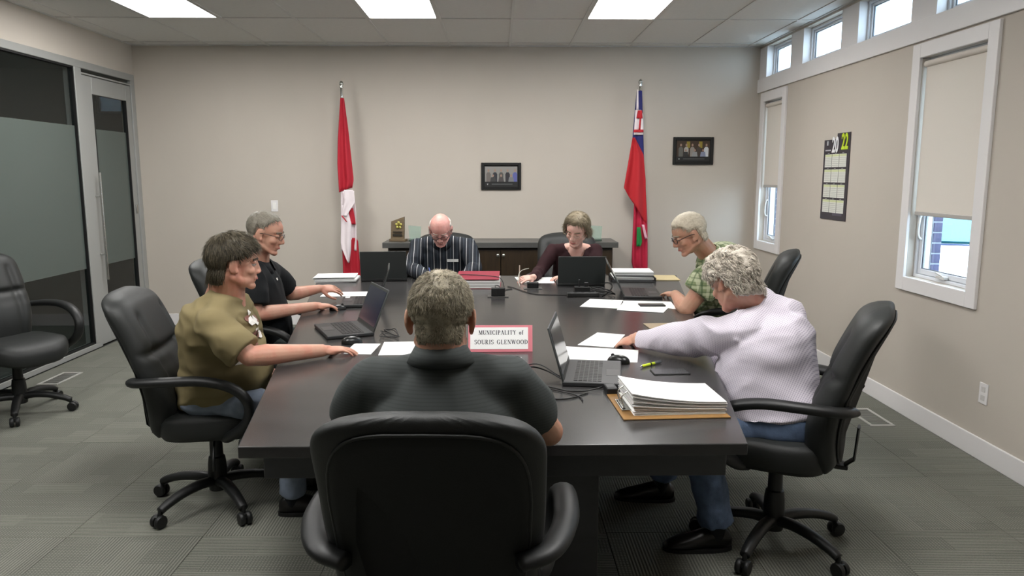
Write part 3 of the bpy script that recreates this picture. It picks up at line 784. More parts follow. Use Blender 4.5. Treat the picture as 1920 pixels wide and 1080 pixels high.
# ---- things on the credenza ----
p = atY(746, 450, 7.56)
r = empty('plaque', (p.x, 7.6, .93), rad(-12), 'wooden plaque with a gold flower emblem standing on the credenza', 'plaque')
PW = mat('grey_brown_wood', '6A5A44', .5, vary=.2, vscale=15, stretch=(1, 1, 5))
MB().add([(-.075, -.02, .02), (.065, -.02, .02), (.065, .01, .02), (-.075, .01, .02), (-.075, .0, .20), (.065, .0, .25), (.065, .03, .25), (-.075, .03, .20)],
         [(0, 3, 2, 1), (4, 5, 6, 7), (0, 1, 5, 4), (1, 2, 6, 5), (2, 3, 7, 6), (3, 0, 4, 7)]).build('plaque_board', PW, r, bevel=.003)
MB().box((0, 0, .0125), (.17, .08, .025)).build('plaque_base', PW, r, bevel=.003)
YG = mat('pale_gold', 'CDC46A', .35, metal=.3)
for k in range(5):
    a = 2*pi*k/5+.3
    MB().ell((.012+.024*cos(a), -.018, .165+.026*sin(a)), (.014, .007, .014), 8, 6).build('gold_petal', YG, r, smooth=True)
MB().ell((.012, -.024, .165), (.009, .008, .009), 8, 6).build('gold_centre', mat('dull_gold', '8F7A2C', .4, metal=.4), r, smooth=True)
MB().box((.0, -.024, .095), (.10, .003, .012)).build('name_strip', mat('dark_strip', '2C261E', .5), r)
MB().box((.0, -.026, .065), (.10, .003, .022)).build('name_strip', mat('dark_strip', '2C261E', .5), r)
CLR = glassmat('clear_award_glass', 'A9C4B4', .28)
for x, y, h, lab in ((atY(778, 440, 7.6).x, 7.6, .15, 'clear glass award standing beside the wooden plaque on the credenza'), (atY(1117, 440, 7.6).x, 7.6, .15, 'clear glass award on the credenza behind the woman')):
    r = empty('glass_award', (x, y, .93), label=lab, cat='award')
    MB().add([(-.055, -.012, .018), (.055, -.012, .018), (.055, .012, .018), (-.055, .012, .018), (-.065, -.008, .16), (.065, -.008, .15), (.065, .008, .15), (-.065, .008, .16)],
             [(0, 3, 2, 1), (4, 5, 6, 7), (0, 1, 5, 4), (1, 2, 6, 5), (2, 3, 7, 6), (3, 0, 4, 7)]).build('glass_plate', CLR, r)
    MB().box((0, 0, .009), (.12, .06, .018)).build('award_base', mat('dark_green_glass', '3C4A42', .2), r, bevel=.002)
# =================== THINGS ON THE TABLE ===================
KEY = mat('laptop_keys', '0C0D0E', .45); LAP = mat('laptop_shell', '2A2B2C', .42, spec=.5); LAPD = mat('laptop_lid_black', '353938', .5)
SCR = mat('laptop_screen_off', '14161C', .12, spec=.6); SCRB = mat('laptop_screen_dim_blue', '262A38', .2, emit='3A4468', es=.05)
def laptop(x, y, yaw, open_, lab, w_=.36, d_=.245, scr=SCR, h_=None, sticker=False, z=TZ):
    r = empty('laptop', (x, y, z), rad(yaw-90), lab, 'laptop', 'open laptops on the table')
    MB().box((0, 0, .011), (w_, d_, .018)).build('laptop_base', LAP, r, bevel=.004)
    q = MB(); kw = (w_-.04)/14; kd = .019
    for j in range(6):
        for i in range(14):
            if j == 0 and 3 < i < 10: continue
            ww = kw*.84
            q.box((-w_/2+.02+kw*(i+.5), -.03+kd*j, .0208), (ww, kd*.82, .0025))
    if True: q.box((0, -.03, .0208), (kw*6-.003, kd*.82, .0025))
    q.build('keyboard', KEY, r)['kind'] = 'stuff'
    MB().box((-.02, -.082, .0203), (.10, .055, .0012)).build('touchpad', mat('touchpad_grey', '3A3B3C', .35), r, bevel=.0004, bseg=1)
    h_ = h_ or d_-.01
    Rl = Matrix.Translation((0, d_/2-.004, .018)) @ rot('X', -(open_-90)) 
    # lid stands along local z of Rl; front (screen) faces -y
    ld = MB().box((0, 0, h_/2), (w_, .007, h_), M=Rl).build('lid', LAPD, r, bevel=.003)
    MB().box((0, -.0043, h_/2+.004), (w_-.03, .0015, h_-.04), M=Rl).build('screen', scr, ld)
    MB().tube([Rl @ V((-w_/2+.03, 0, 0)), Rl @ V((w_/2-.03, 0, 0))], .0055, 8).build('hinge', BLACKP, r, smooth=True, angle=40)
    if sticker: MB().box((-.13, -.09, .0205), (.05, .03, .001)).build('sticker', PAPER, r)
    return r
laptop(-.835, 3.94, 24, 112, 'open laptop in front of the man in the olive shirt, dim screen', scr=SCRB)
laptop(.395, 3.03, 171, 106, 'open laptop at the near end of the table, lid edge-on', w_=.375, d_=.235)
laptop(.63, 5.72, -91, 108, 'open laptop in front of the woman, black lid facing the camera', h_=.225)
laptop(-.925, 6.0, -84, 106, 'open laptop beside the man in the striped shirt, black lid facing the camera', h_=.235)
laptop(-.91, 4.85, 8, 108, 'open laptop before the man in the black polo, white sticker on its palm rest', sticker=True)
laptop(1.0, 5.17, 174, 118, 'open laptop the man in the green plaid shirt is typing on', w_=.40, d_=.26)
PR = mat('print_grey', '9A9AA0', .6)
def sheet(c4, lab, nm='paper_sheet', m=PAPER, cat='paper', th=.0012, z=TZ, lines=0, seed=0, grp=None, curl=0):
    """c4: corners on the table going round"""
    c = sum((V(p[:2]) for p in c4), V((0, 0)))/4
    r = MB(); vs = [(p[0]-c.x, p[1]-c.y, 0) for p in c4]
    if V((vs[1][0]-vs[0][0], vs[1][1]-vs[0][1])).cross(V((vs[2][0]-vs[1][0], vs[2][1]-vs[1][1]))) < 0: vs = vs[::-1]
    n_ = 8; P_ = []; 
    A, B_, C_, D_ = [V(v_) for v_ in vs]
    for s_ in (0, 1):
        for j in range(n_+1):
            for i in range(n_+1):
                u, v_ = i/n_, j/n_
                p = (A*(1-u)+B_*u)*(1-v_)+(D_*(1-u)+C_*u)*v_
                p.z = th*s_+curl*(max(0, u-.6)/.4)**2
                P_.append(p)
    F_ = []; m1 = (n_+1)**2
    for j in range(n_):
        for i in range(n_):
            a = j*(n_+1)+i; F_.append((a, a+n_+1, a+n_+2, a+1)); F_.append((m1+a, m1+a+1, m1+a+n_+2, m1+a+n_+1))
    for k in range(n_):
        for a, b2 in ((k, k+1), ((k+1)*(n_+1)+n_ if False else k*(n_+1)+n_, (k+1)*(n_+1)+n_), (n_*(n_+1)+k+1, n_*(n_+1)+k), ((k+1)*(n_+1), k*(n_+1))):
            F_.append((a, b2, m1+b2, m1+a))
    r.add(P_, F_)
    if not lines:
        o = r.build(nm, m); o.location = (c.x, c.y, z+.0006); return tag(o, lab, cat, grp)
    e = empty(nm, (c.x, c.y, z+.0006), label=lab, cat=cat, group=grp)
    r.build('page', m, e)
    q = MB(); rnd = random.Random(seed)
    for l_ in range(lines):
        v_ = .12+.76*l_/(lines-1 if lines > 1 else 1)
        u0 = .1
        while u0 < .88:
            du = rnd.uniform(.05, .16)
            if rnd.random() < .75:
                p0 = (A*(1-u0)+B_*u0)*(1-v_)+(D_*(1-u0)+C_*u0)*v_
                u1 = min(.9, u0+du); p1 = (A*(1-u1)+B_*u1)*(1-v_)+(D_*(1-u1)+C_*u1)*v_
                d = p1-p0; an = atan2(d.y, d.x); cc = (p0+p1)/2
                q.box((cc.x, cc.y, th+.0003), (d.length, .004, .0005), R=Matrix.Rotation(an, 4, 'Z'))
            u0 += du+.03
    q.build('printed_lines', PR, e)['kind'] = 'stuff'
    return e
def Zs(*pp): return [tuple(atZ(a, b_, TZ)) for a, b_ in pp]
def rectsheet(c, yaw, w_, h_):
    x, y = V((cos(rad(yaw)), sin(rad(yaw)))), V((-sin(rad(yaw)), cos(rad(yaw)))); c = V(c)
    return [tuple(c+x*a*w_/2+y*b_*h_/2) for a, b_ in ((-1, -1), (1, -1), (1, 1), (-1, 1))]
sheet(rectsheet((-.46, 3.54), 3, .22, .28), 'printed sheet left of the near man\'s head, with handwriting', lines=4, seed=3)
sheet(rectsheet((-.66, 3.53), -3, .13, .22), 'white sheet under the hand of the man in the olive shirt')
sheet(Zs((1048, 678), (1195, 680), (1197, 657), (1060, 650)), 'blank white sheet behind the near laptop at the right')
sheet(Zs((1083, 647), (1150, 652), (1172, 628), (1120, 624)), 'printed sheet under the reaching hand of the curly haired man', lines=7, seed=5)
sheet(Zs((1087, 575), (1160, 579), (1168, 563), (1106, 561)), 'printed sheet left of the phone on the right side of the table', lines=6, seed=8)
sheet(Zs((1156, 582), (1244, 587), (1258, 573), (1170, 566)), 'blank white sheet lying under the dark phone', z=TZ+.0014)
sheet(Zs((1170, 571), (1270, 580), (1258, 566), (1168, 564)), 'blank white sheet beneath the phone sheet, nearest the plaid man')
sheet(Zs((975, 531), (1040, 531), (1035, 520), (965, 520)), 'white sheet the woman is writing on', lines=3, seed=2)
sheet(rectsheet((.99, 4.06), 4, .34, .14), 'brown paper envelope behind the sleeve of the curly haired man', nm='brown_envelope', m=mat('kraft_paper', '9D8A70', .7), cat='envelope', th=.003)
sheet(rectsheet((1.33, 6.02), -4, .26, .30), 'tan envelope at the far right corner of the table', nm='tan_envelope', m=mat('tan_paper', 'B8A982', .7), cat='envelope', th=.006)
sheet(rectsheet((-1.07, 5.21), 2, .34, .2), 'white sheets behind the mouse hand of the man in the black polo', th=.004)
# paper stacks
def stack(c, yaw, w_, h_, n_, lab, step, jit=.008, mats=None, z=TZ, nm='paper_stack', cat='paper stack', fan=0):
    e = empty(nm, (c[0], c[1], z), rad(yaw), lab, cat); rnd = random.Random(int(c[0]*100+n_))
    mats = mats or [PAPER]; hz = .0006
    for k in range(n_):
        th = step*rnd.uniform(.7, 1.2)
        MB().box((rnd.uniform(-jit, jit), rnd.uniform(-jit, jit), hz+th/2), (w_, h_, th*.86), R=Matrix.Rotation(rnd.uniform(-.03, .03), 4, 'Z')).build('paper_bundle', mats[k % len(mats)], e)
        hz += th
    return e, hz
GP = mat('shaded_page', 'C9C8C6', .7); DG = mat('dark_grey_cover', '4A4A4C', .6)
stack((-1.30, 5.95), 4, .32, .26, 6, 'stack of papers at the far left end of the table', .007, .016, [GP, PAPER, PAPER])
tr = empty('letter_tray', (1.07, 5.92, TZ), rad(-4), 'black letter tray under the papers at the far right end of the table', 'tray')
MB().box((0, 0, .004), (.35, .29, .007)).build('tray_floor', BLACKP, tr, bevel=.001, bseg=1)
for a in ((.172, 0, .02, .006, .29, .03), (0, .142, .02, .35, .006, .03), (-.172, 0, .02, .006, .29, .03)): MB().box(a[:3], a[3:]).build('tray_side', BLACKP, tr)
stack((1.07, 5.92), -4, .31, .25, 8, 'stack of papers and dark folders in the black letter tray', .0085, .008, [DG, PAPER, GP, PAPER], z=TZ+.0075)
# red binder
MAR = mat('maroon_cover', '8E2A3C', .45)
rb = empty('binder', (-.15, 5.62, TZ), rad(-1), 'thick red binder on white pages in front of the man in the striped shirt', 'binder')
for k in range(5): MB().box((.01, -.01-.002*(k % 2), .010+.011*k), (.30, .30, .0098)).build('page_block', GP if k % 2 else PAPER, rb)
MB().box((0, 0, .0022), (.33, .33, .004)).build('back_cover', MAR, rb, bevel=.001, bseg=1)
MB().add([(-.165, -.155, .067), (.155, -.155, .067), (.155, .165, .088), (-.165, .165, .088), (-.165, -.155, .071), (.155, -.155, .071), (.155, .165, .092), (-.165, .165, .092)],
         [(0, 3, 2, 1), (4, 5, 6, 7), (0, 1, 5, 4), (1, 2, 6, 5), (2, 3, 7, 6), (3, 0, 4, 7)]).build('front_cover', MAR, rb)
# clipboard and its paper stack
KR = mat('brown_hardboard', '8A6534', .6, vary=.12, vscale=30)
A0, A1, A2 = atZ(1170, 790, TZ), atZ(1366, 784, TZ), atZ(1148, 742, TZ)
cb = empty('clipboard', (.605, 2.60, TZ), rad(3), 'brown clipboard with chrome clip at the near right of the table', 'clipboard')
MB().box((0, 0, .003), (.375, .30, .005)).build('board', KR, cb, bevel=.0015)
q = MB().box((-.155, 0, .008), (.04, .13, .006)).tube([(-.165, -.05, .010), (-.165, .05, .010)], .007, 8); q.build('clip', CHROME, cb, bevel=.001)
q = MB()
for y in (-.035, .035): q.tube(bez([(-.16, y, .01), (-.17, y, .05), (-.14, y, .072), (-.11, y, .066)], 4), .0025, 6)
q.build('clip_wire', CHROME, cb, smooth=True)
ps = empty('paper_stack', (.625, 2.605, TZ+.0062), rad(3), 'tall white stack of papers fanned up on the brown clipboard', 'paper stack')
rnd = random.Random(4)
nb = 15
for k in range(nb):
    P_ = []; nx = 10; w_, h_ = .325, .235
    z0 = .0029*k; th = .0025; dx = rnd.uniform(-.004, .004); dy = rnd.uniform(-.005, .005)
    for s_ in (0, 1):
        for i in range(nx+1):
            u = i/nx; x = -w_/2+w_*u+dx-.0008*k*(1-u)
            lift = (1-u)**2*.0026*k
            for y in (-h_/2+dy, h_/2+dy): P_.append((x, y, z0+lift+th*s_))
    F_ = []; o_ = 2*(nx+1)
    for i in range(nx):
        a = 2*i; F_ += [(a, a+1, a+3, a+2), (o_+a, o_+a+2, o_+a+3, o_+a+1), (a, a+2, o_+a+2, o_+a), (a+1, o_+a+1, o_+a+3, a+3)]
    F_ += [(0, o_, o_+1, 1), (2*nx, 2*nx+1, o_+2*nx+1, o_+2*nx)]
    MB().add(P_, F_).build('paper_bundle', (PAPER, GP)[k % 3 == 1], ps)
# mice
def mouse(x, y, yaw, lab, m=None):
    r = empty('computer_mouse', (x, y, TZ), rad(yaw), lab, 'mouse'); m = m or mat('mouse_black', '151616', .3)
    rings = []
    for j in range(9):
        t = j/8; z = .034*t; sc = sqrt(max(0.001, 1-(t)**2.2))
        rings.append([V((.031*cos(a)*(.92*sc+.05)*(1-.12*sin(a)), .055*sin(a)*(.95*sc+.04)-.006*t, z+.002)) for a in [2*pi*k/24 for k in range(24)]])
    o = MB().loft(rings).build('mouse_body', m, r, smooth=True, angle=60)
    MB().tube([(-.003, .028, .030), (.003, .028, .030)], .008, 12).build('scroll_wheel', BLACKP, r)
    return r
mouse(.535, 3.245, 55, 'black mouse on the white sheet behind the near right laptop')
mouse(-1.005, 4.60, -60, 'dark mouse under the hand of the man in the black polo')
mouse(-.735, 3.66, -60, 'dark mouse at the fingertips of the man in the olive shirt')
# highlighter pen
p0, p1 = atZ(1190, 693, TZ), atZ(1248, 679, TZ); d = (p1-p0); 
pn = empty('pen', ((p0.x+p1.x)/2, (p0.y+p1.y)/2, TZ+.0075), atan2(d.y, d.x), 'lime green pen lying beside the dark phone on the right', 'pen')
PG = mat('lime_barrel', 'C6D92C', .3)
def lx(prof, nm, m): MB().lathe([(r_, x_) for x_, r_ in prof], 14, rot('Y', 90)).build(nm, m, pn, smooth=True, angle=40)
lx([(-.070, .001), (-.066, .0015), (-.055, .004)], 'pen_tip', CHROME)
lx([(-.055, .004), (-.052, .0062), (.025, .0066), (.027, .005)], 'barrel', PG)
lx([(.027, .005), (.029, .0068), (.06, .0062), (.072, .004), (.073, .001)], 'pen_cap', mat('grey_cap', '6E7478', .3, metal=.4))
lx([(-.004, .0072), (.004, .0072)], 'grip_ring', BLACKP)
MB().box((.05, 0, .0075), (.045, .003, .0015)).build('pocket_clip', CHROME, pn)
# phones
def phone(x, y, yaw, lab, z=TZ, w_=.15, h_=.075, th=.009, m=None):
    r = empty('smartphone', (x, y, z), rad(yaw), lab, 'phone')
    MB().box((0, 0, th/2+.0004), (w_, h_, th)).build('phone_body', BLACKP, r, bevel=.003)
    MB().box((0, 0, th+.0006), (w_-.008, h_-.006, .0006)).build('phone_screen', m or mat('phone_glass', '2A2C2E', .3, spec=.5), r)
ph = atZ(1222, 574, TZ)
phone(ph.x, ph.y, 0, 'dark smartphone on white sheets on the right side of the table', z=TZ+.003, w_=.165, h_=.08)
phone(.728, 3.07, 2, 'glossy black smartphone lying face up beside the lime pen', w_=.155, h_=.17*.5, th=.005, m=mat('phone_glass_mirror', '48494A', .08, spec=.8))
# name sign
PINK = mat('pink_card', 'D9808A', .5)
sg = empty('table_sign', (.007, 3.455, TZ), 0, 'white tent sign with pink border naming the municipality', 'sign')
TL = rot('X', -12); SW, SH = .305, .125
def sbox(c, d, nm, m, par=sg): return MB().box(c, d, M=TL).build(nm, m, par)
sbox((0, 0, SH/2+.001), (SW, .003, SH), 'sign_back_board', PINK)
MB().box((0, 0, SH/2+.001), (SW, .003, SH), M=Matrix.Translation((0, .054, 0)) @ rot('X', 12)).build('sign_rear_leaf', PINK, sg)
sbox((-.006, -.0022, SH/2+.003), (SW-.03, .0015, SH-.022), 'sign_face', PAPER)
# serif lettering built from strokes
def arcp(cx, cy, rx, ry, a0, a1, n=10): return [(cx+rx*cos(rad(a0+(a1-a0)*k/n)), cy+ry*sin(rad(a0+(a1-a0)*k/n))) for k in range(n+1)]
TK, TN = .17, .06
def st(*p): return ('s', TK, list(p))
def tn(*p): return ('s', TN, list(p))
def cv(pts): return ('c', 0, pts)
def sf(x, y, w_=.34): return ('s', .05, [(x-w_/2, y), (x+w_/2, y)])
B0, T1 = .025, .975
GLY = {
 'M': (1.0, [tn((.14, 0), (.14, 1)), st((.18, 1), (.5, .05)), tn((.5, .05), (.82, 1)), st((.86, 0), (.86, 1)), sf(.14, B0), sf(.86, B0), sf(.12, T1, .24), sf(.88, T1, .24)]),
 'U': (.86, [st((.2, 1), (.2, .3)), cv(arcp(.45, .3, .25, .28, 180, 360)), tn((.7, .3), (.7, 1)), sf(.2, T1), sf(.7, T1, .28)]),
 'N': (.9, [tn((.16, 0), (.16, 1)), st((.16, 1), (.74, .02)), tn((.74, 0), (.74, 1)), sf(.16, B0, .28), sf(.13, T1, .2), sf(.74, T1, .28)]),
 'I': (.46, [st((.22, 0), (.22, 1)), sf(.22, B0), sf(.22, T1)]),
 'C': (.82, [cv(arcp(.45, .5, .34, .47, 50, 310, 16)), tn((.68, .98), (.68, .68)), tn((.68, .02), (.68, .25))]),
 'P': (.74, [st((.2, 0), (.2, 1)), cv(arcp(.3, .73, .32, .25, 90, -90)), tn((.2, .975), (.3, .975)), tn((.2, .48), (.3, .48)), sf(.2, B0), sf(.12, T1, .2)]),
 'A': (.88, [tn((.12, 0), (.42, 1)), st((.42, 1), (.74, 0)), tn((.24, .33), (.6, .33)), sf(.12, B0, .26), sf(.74, B0, .34)]),
 'L': (.74, [st((.2, 0), (.2, 1)), tn((.2, .03), (.66, .03)), tn((.65, .03), (.65, .28)), sf(.2, T1), sf(.14, B0, .2)]),
 'T': (.8, [st((.4, 0), (.4, 1)), tn((.08, .965), (.72, .965)), tn((.09, .97), (.09, .72)), tn((.71, .97), (.71, .72)), sf(.4, B0)]),
 'Y': (.86, [st((.16, 1), (.43, .48)), tn((.43, .48), (.7, 1)), st((.43, .5), (.43, 0)), sf(.43, B0), sf(.14, T1, .26), sf(.7, T1, .26)]),
 'S': (.66, [cv(arcp(.32, .74, .22, .23, 30, 230, 10)+[(.32, .5)]+arcp(.32, .27, .24, .24, 60, -150, 10)), tn((.54, .98), (.54, .72)), tn((.09, .02), (.09, .28))]),
 'O': (.9, [cv(arcp(.44, .5, .34, .47, 0, 360, 22))]),
 'R': (.86, [st((.2, 0), (.2, 1)), cv(arcp(.3, .75, .28, .23, 90, -90)), tn((.2, .975), (.3, .975)), tn((.2, .51), (.34, .51)), st((.38, .5), (.68, .02)), sf(.2, B0), sf(.12, T1, .2), sf(.72, B0, .22)]),
 'G': (.9, [cv(arcp(.45, .5, .34, .47, 50, 340, 16)), st((.72, .02), (.72, .42)), sf(.7, .43), tn((.68, .98), (.68, .7))]),
 'E': (.76, [st((.2, 0), (.2, 1)), tn((.2, .03), (.64, .03)), tn((.2, .97), (.62, .97)), tn((.2, .5), (.5, .5)), tn((.63, .03), (.63, .28)), tn((.61, .97), (.61, .74)), tn((.5, .38), (.5, .62)), sf(.14, B0, .2), sf(.14, T1, .2)]),
 'W': (1.2, [st((.12, 1), (.36, .02)), tn((.36, .02), (.58, .9)), st((.58, .95), (.82, .02)), tn((.82, .02), (1.06, 1)), sf(.12, T1, .3), sf(.56, T1, .26), sf(1.06, T1, .26)]),
 'D': (.86, [st((.2, 0), (.2, 1)), cv(arcp(.3, .5, .44, .475, 90, -90, 14)), tn((.2, .975), (.3, .975)), tn((.2, .025), (.3, .025)), sf(.12, B0, .2), sf(.12, T1, .2)]),
 'o': (.6, [cv(arcp(.28, .33, .2, .31, 0, 360, 18))]),
 'f': (.46, [st((.2, 0), (.2, .8)), cv(arcp(.33, .8, .13, .18, 180, 40, 6)), tn((.06, .62), (.38, .62)), sf(.2, B0)]),
}
def word(s, cx, cz, hgt, width):
    tot = sum(GLY[c][0] if c != ' ' else .6 for c in s)+.09*len(s)
    kx = width/tot; x = cx-width/2
    for c in s:
        if c == ' ': x += .69*kx; continue
        wd, parts = GLY[c]; q = MB(); lay = 0
        for kind, w_, pts in parts:
            lay += 1; vs = []
            P2 = [V((p[0]*kx, p[1]*hgt)) for p in pts]
            for i, p in enumerate(P2):
                d = P2[min(i+1, len(P2)-1)]-P2[max(i-1, 0)]
                if d.length == 0: d = V((1, 0))
                d.normalize(); nn = V((-d.y, d.x))
                ww = w_*hgt if kind == 's' else hgt*(TN+(TK-TN)*abs(d.y)**1.5)
                for sgn in (1, -1):
                    e = p+nn*sgn*ww/2; vs.append((x+e.x, -.0034-.00003*lay, cz+e.y))
            n_ = len(P2)
            q.add(vs, [(2*i, 2*i+1, 2*i+3, 2*i+2) for i in range(n_-1)], TL)
        o = q.build('letter', mat('sign_ink', '3A3A42', .6), sg)
        o.modifiers.new('s', 'SOLIDIFY').thickness = .0005
        x += (wd+.09)*kx
word('MUNICIPALITY of', .004, .082, .021, .215)
word('SOURIS GLENWOOD', .004, .037, .021, .255)
# power boxes, hubs, cables
CBL = mat('black_cable', '0D0E0E', .45); GCB = mat('pale_grey_cable', 'A8A79C', .5)
def pbox(px, py, w_, h_, lab):
    p = atZ(px, py, TZ); r = empty('power_box', (p.x, p.y, TZ), 0, lab, 'power box')
    MB().box((0, 0, .003), (w_+.05, .09, .005)).build('base_plate', mat('grey_plate', '6A6A68', .35, metal=.5), r, bevel=.001, bseg=1)
    MB().box((0, 0, .006+h_/2), (w_, .05, h_)).build('box_body', BLACKP, r, bevel=.003)
    for k in (-1, 1): MB().box((k*w_*.22, -.0255, .006+h_/2), (w_*.28, .002, h_*.5)).build('outlet_face', mat('outlet_black', '1C1D1E', .3), r, bevel=.0008, bseg=1)
pbox(934, 556, .095, .055, 'small black power box in the middle of the table behind the red binder corner')
pbox(999, 541, .085, .04, 'small black power box beside the sheet the woman writes on')
def cable(pts, lab, r_=.0032, m=CBL, n=6, nm='cable'):
    o = MB().tube(bez([(p[0], p[1], p[2]) for p in pts], n), r_, 8).build(nm, m, None, smooth=True)
    return tag(o, lab, 'cable')
def zc(px, py, h=.004): p = atZ(px, py, TZ+h); return (p.x, p.y, TZ+h)
hb = atZ(1093, 556, TZ)
r = empty('power_strip', (hb.x, hb.y, TZ), rad(2), 'black power strip on the table in front of the woman\'s laptop', 'power strip')
MB().box((0, 0, .014), (.22, .06, .028)).build('strip_body', BLACKP, r, bevel=.004)
for k in range(4): MB().box((-.075+.05*k, 0, .0285), (.03, .03, .002)).build('outlet_face', mat('outlet_grey', '3E3F40', .4), r, bevel=.0008, bseg=1)
r = empty('docking_hub', (.60, 5.30, TZ), 0, 'black hub with upright plugs in front of the woman\'s laptop', 'hub')
MB().box((.0, 0, .02), (.11, .07, .04)).build('hub_body', BLACKP, r, bevel=.004)
MB().box((-.02, 0, .065), (.012, .02, .05)).build('plug', BLACKP, r, bevel=.003)
MB().box((.03, 0, .055), (.03, .025, .03)).build('plug', BLACKP, r, bevel=.003)
cable([zc(1063, 553), zc(1010, 552), zc(985, 547), zc(965, 540), zc(952, 537)], 'black cable curving from the power strip towards the red binder')
cable([(.16, 5.55, TZ+.004), (.145, 5.62, TZ+.05), (.165, 5.70, TZ+.095), (.20, 5.74, TZ+.11), (.235, 5.80, TZ+.11)], 'pale grey cable arching up beside the woman\'s writing hand', m=GCB)
cable([zc(1128, 556), zc(1140, 548), zc(1148, 536), zc(1142, 530), zc(1128, 530)], 'black cable looping right of the woman\'s laptop')
rnd = random.Random(9)
pts = []
for k in range(16):
    a = k*1.3; p = (.74+.07*cos(a)+.02*rnd.uniform(-1, 1), 5.22+.14*sin(a*.9)+.03*rnd.uniform(-1, 1), TZ+.006+.022*abs(sin(a*1.7))); pts.append(p)
cable(pts, 'tangled black cable beside the woman\'s laptop')
cable([(-.02, 5.19, TZ+.045), (-.025, 5.215, TZ+.06), (.0, 5.26, TZ+.05), (.02, 5.30, TZ+.015), (.05, 5.38, TZ+.004), (.1, 5.44, TZ+.004)], 'black cable looping over the middle power box')
cable([(-.36, 5.50, TZ+.004), (-.345, 5.54, TZ+.05), (-.30, 5.58, TZ+.087), (-.20, 5.60, TZ+.086), (-.08, 5.56, TZ+.084), (.0, 5.50, TZ+.080), (.03, 5.47, TZ+.05), (.04, 5.44, TZ+.004)], 'black cable lying over the red binder cover')
# near right cables
pw = empty('power_adapter', (.43, 2.775, TZ), rad(4), 'black power adapter block between the near laptop and the clipboard', 'adapter')
MB().box((0, 0, .014), (.042, .075, .027)).build('adapter_body', BLACKP, pw, bevel=.004)
MB().box((-.002, 0, .028), (.03, .04, .001)).build('adapter_label', mat('grey_label', '3A3B3C', .5), pw)
cable([(.40, 2.80, TZ+.015), (.33, 2.78, TZ+.006), (.27, 2.79, TZ+.004), (.22, 2.83, TZ+.004), (.17, 2.87, TZ+.004)], 'black cable from the power adapter along the near laptop')
cable([(.255, 2.93, TZ+.012), (.20, 2.99, TZ+.03), (.13, 2.98, TZ+.05), (.09, 2.90, TZ+.035), (.10, 2.80, TZ+.01), (.17, 2.70, TZ+.004), (.26, 2.69, TZ+.004), (.34, 2.76, TZ+.004)], 'black cable looping left of the near laptop')
cable([(.25, 2.97, TZ+.012), (.16, 3.05, TZ+.045), (.06, 3.00, TZ+.03), (.0, 2.93, TZ+.004), (.08, 2.90, TZ+.004), (.22, 2.80, TZ+.004), (.30, 2.72, TZ+.004), (.31, 2.66, TZ+.004)], 'thin black cable crossing under the near laptop loop', r_=.0025)
cable([(-.02, 3.22, TZ+.004), (.03, 3.27, TZ+.012), (.085, 3.24, TZ+.03), (.10, 3.17, TZ+.02), (.07, 3.10, TZ+.004), (.02, 3.08, TZ+.004)], 'black cable curling below the white tent sign', r_=.004)
ad = empty('paper_slip', (-.0, 3.30, TZ), rad(-4), 'white slip of paper below the tent sign', 'paper')
MB().box((.03, 0, .001), (.14, .10, .0015)).build('slip', PAPER, ad)
MB().box((.045, -.01, .012), (.04, .03, .02)).build('taped_plug', BLACKP, ad, bevel=.003)
pts = []
rnd = random.Random(3)
for k in range(14):
    a = k*1.25; pts.append((-.57+.05*cos(a)+.012*rnd.uniform(-1, 1), 3.83+.10*sin(a*.8)+.02*rnd.uniform(-1, 1), TZ+.005+.014*abs(sin(a*1.3))))
cable(pts, 'thin black cable tangled right of the olive shirted man\'s laptop', r_=.0022)
# =================== PEOPLE ===================
def remeshed(mb, name, m, parent, voxel, smooth=2, factor=.5, wr=None):
    """grow one continuous surface out of overlapping volumes"""
    me = bpy.data.meshes.new(name); me.from_pydata(mb.v, [], mb.f); me.update()
    bm = bmesh.new(); bm.from_mesh(me); bmesh.ops.recalc_face_normals(bm, faces=bm.faces); bm.to_mesh(me); bm.free()
    o = link(name, me)
    r = o.modifiers.new('r', 'REMESH'); r.mode = 'VOXEL'; r.voxel_size = voxel; r.use_smooth_shade = True
    if smooth: s = o.modifiers.new('s', 'SMOOTH'); s.iterations = smooth; s.factor = factor
    dg = bpy.context.evaluated_depsgraph_get(); me2 = bpy.data.meshes.new_from_object(o.evaluated_get(dg))
    bpy.data.objects.remove(o); bpy.data.meshes.remove(me)
    me2.name = name
    if wr:
        nrm = [v.normal.copy() for v in me2.vertices]
        for v, n_ in zip(me2.vertices, nrm): v.co += n_*wr(v.co, n_)
    me2.update(); me2.polygons.foreach_set('use_smooth', [True]*len(me2.polygons))
    o = link(name, me2, parent); me2.materials.clear(); me2.materials.append(m)
    return o
def frame(fwd, up):
    """columns: right, forward, up"""
    f = V(fwd).normalized(); r = f.cross(V(up)).normalized(); u = r.cross(f)
    return Matrix(((r.x, f.x, u.x, 0), (r.y, f.y, u.y, 0), (r.z, f.z, u.z, 0), (0, 0, 0, 1)))
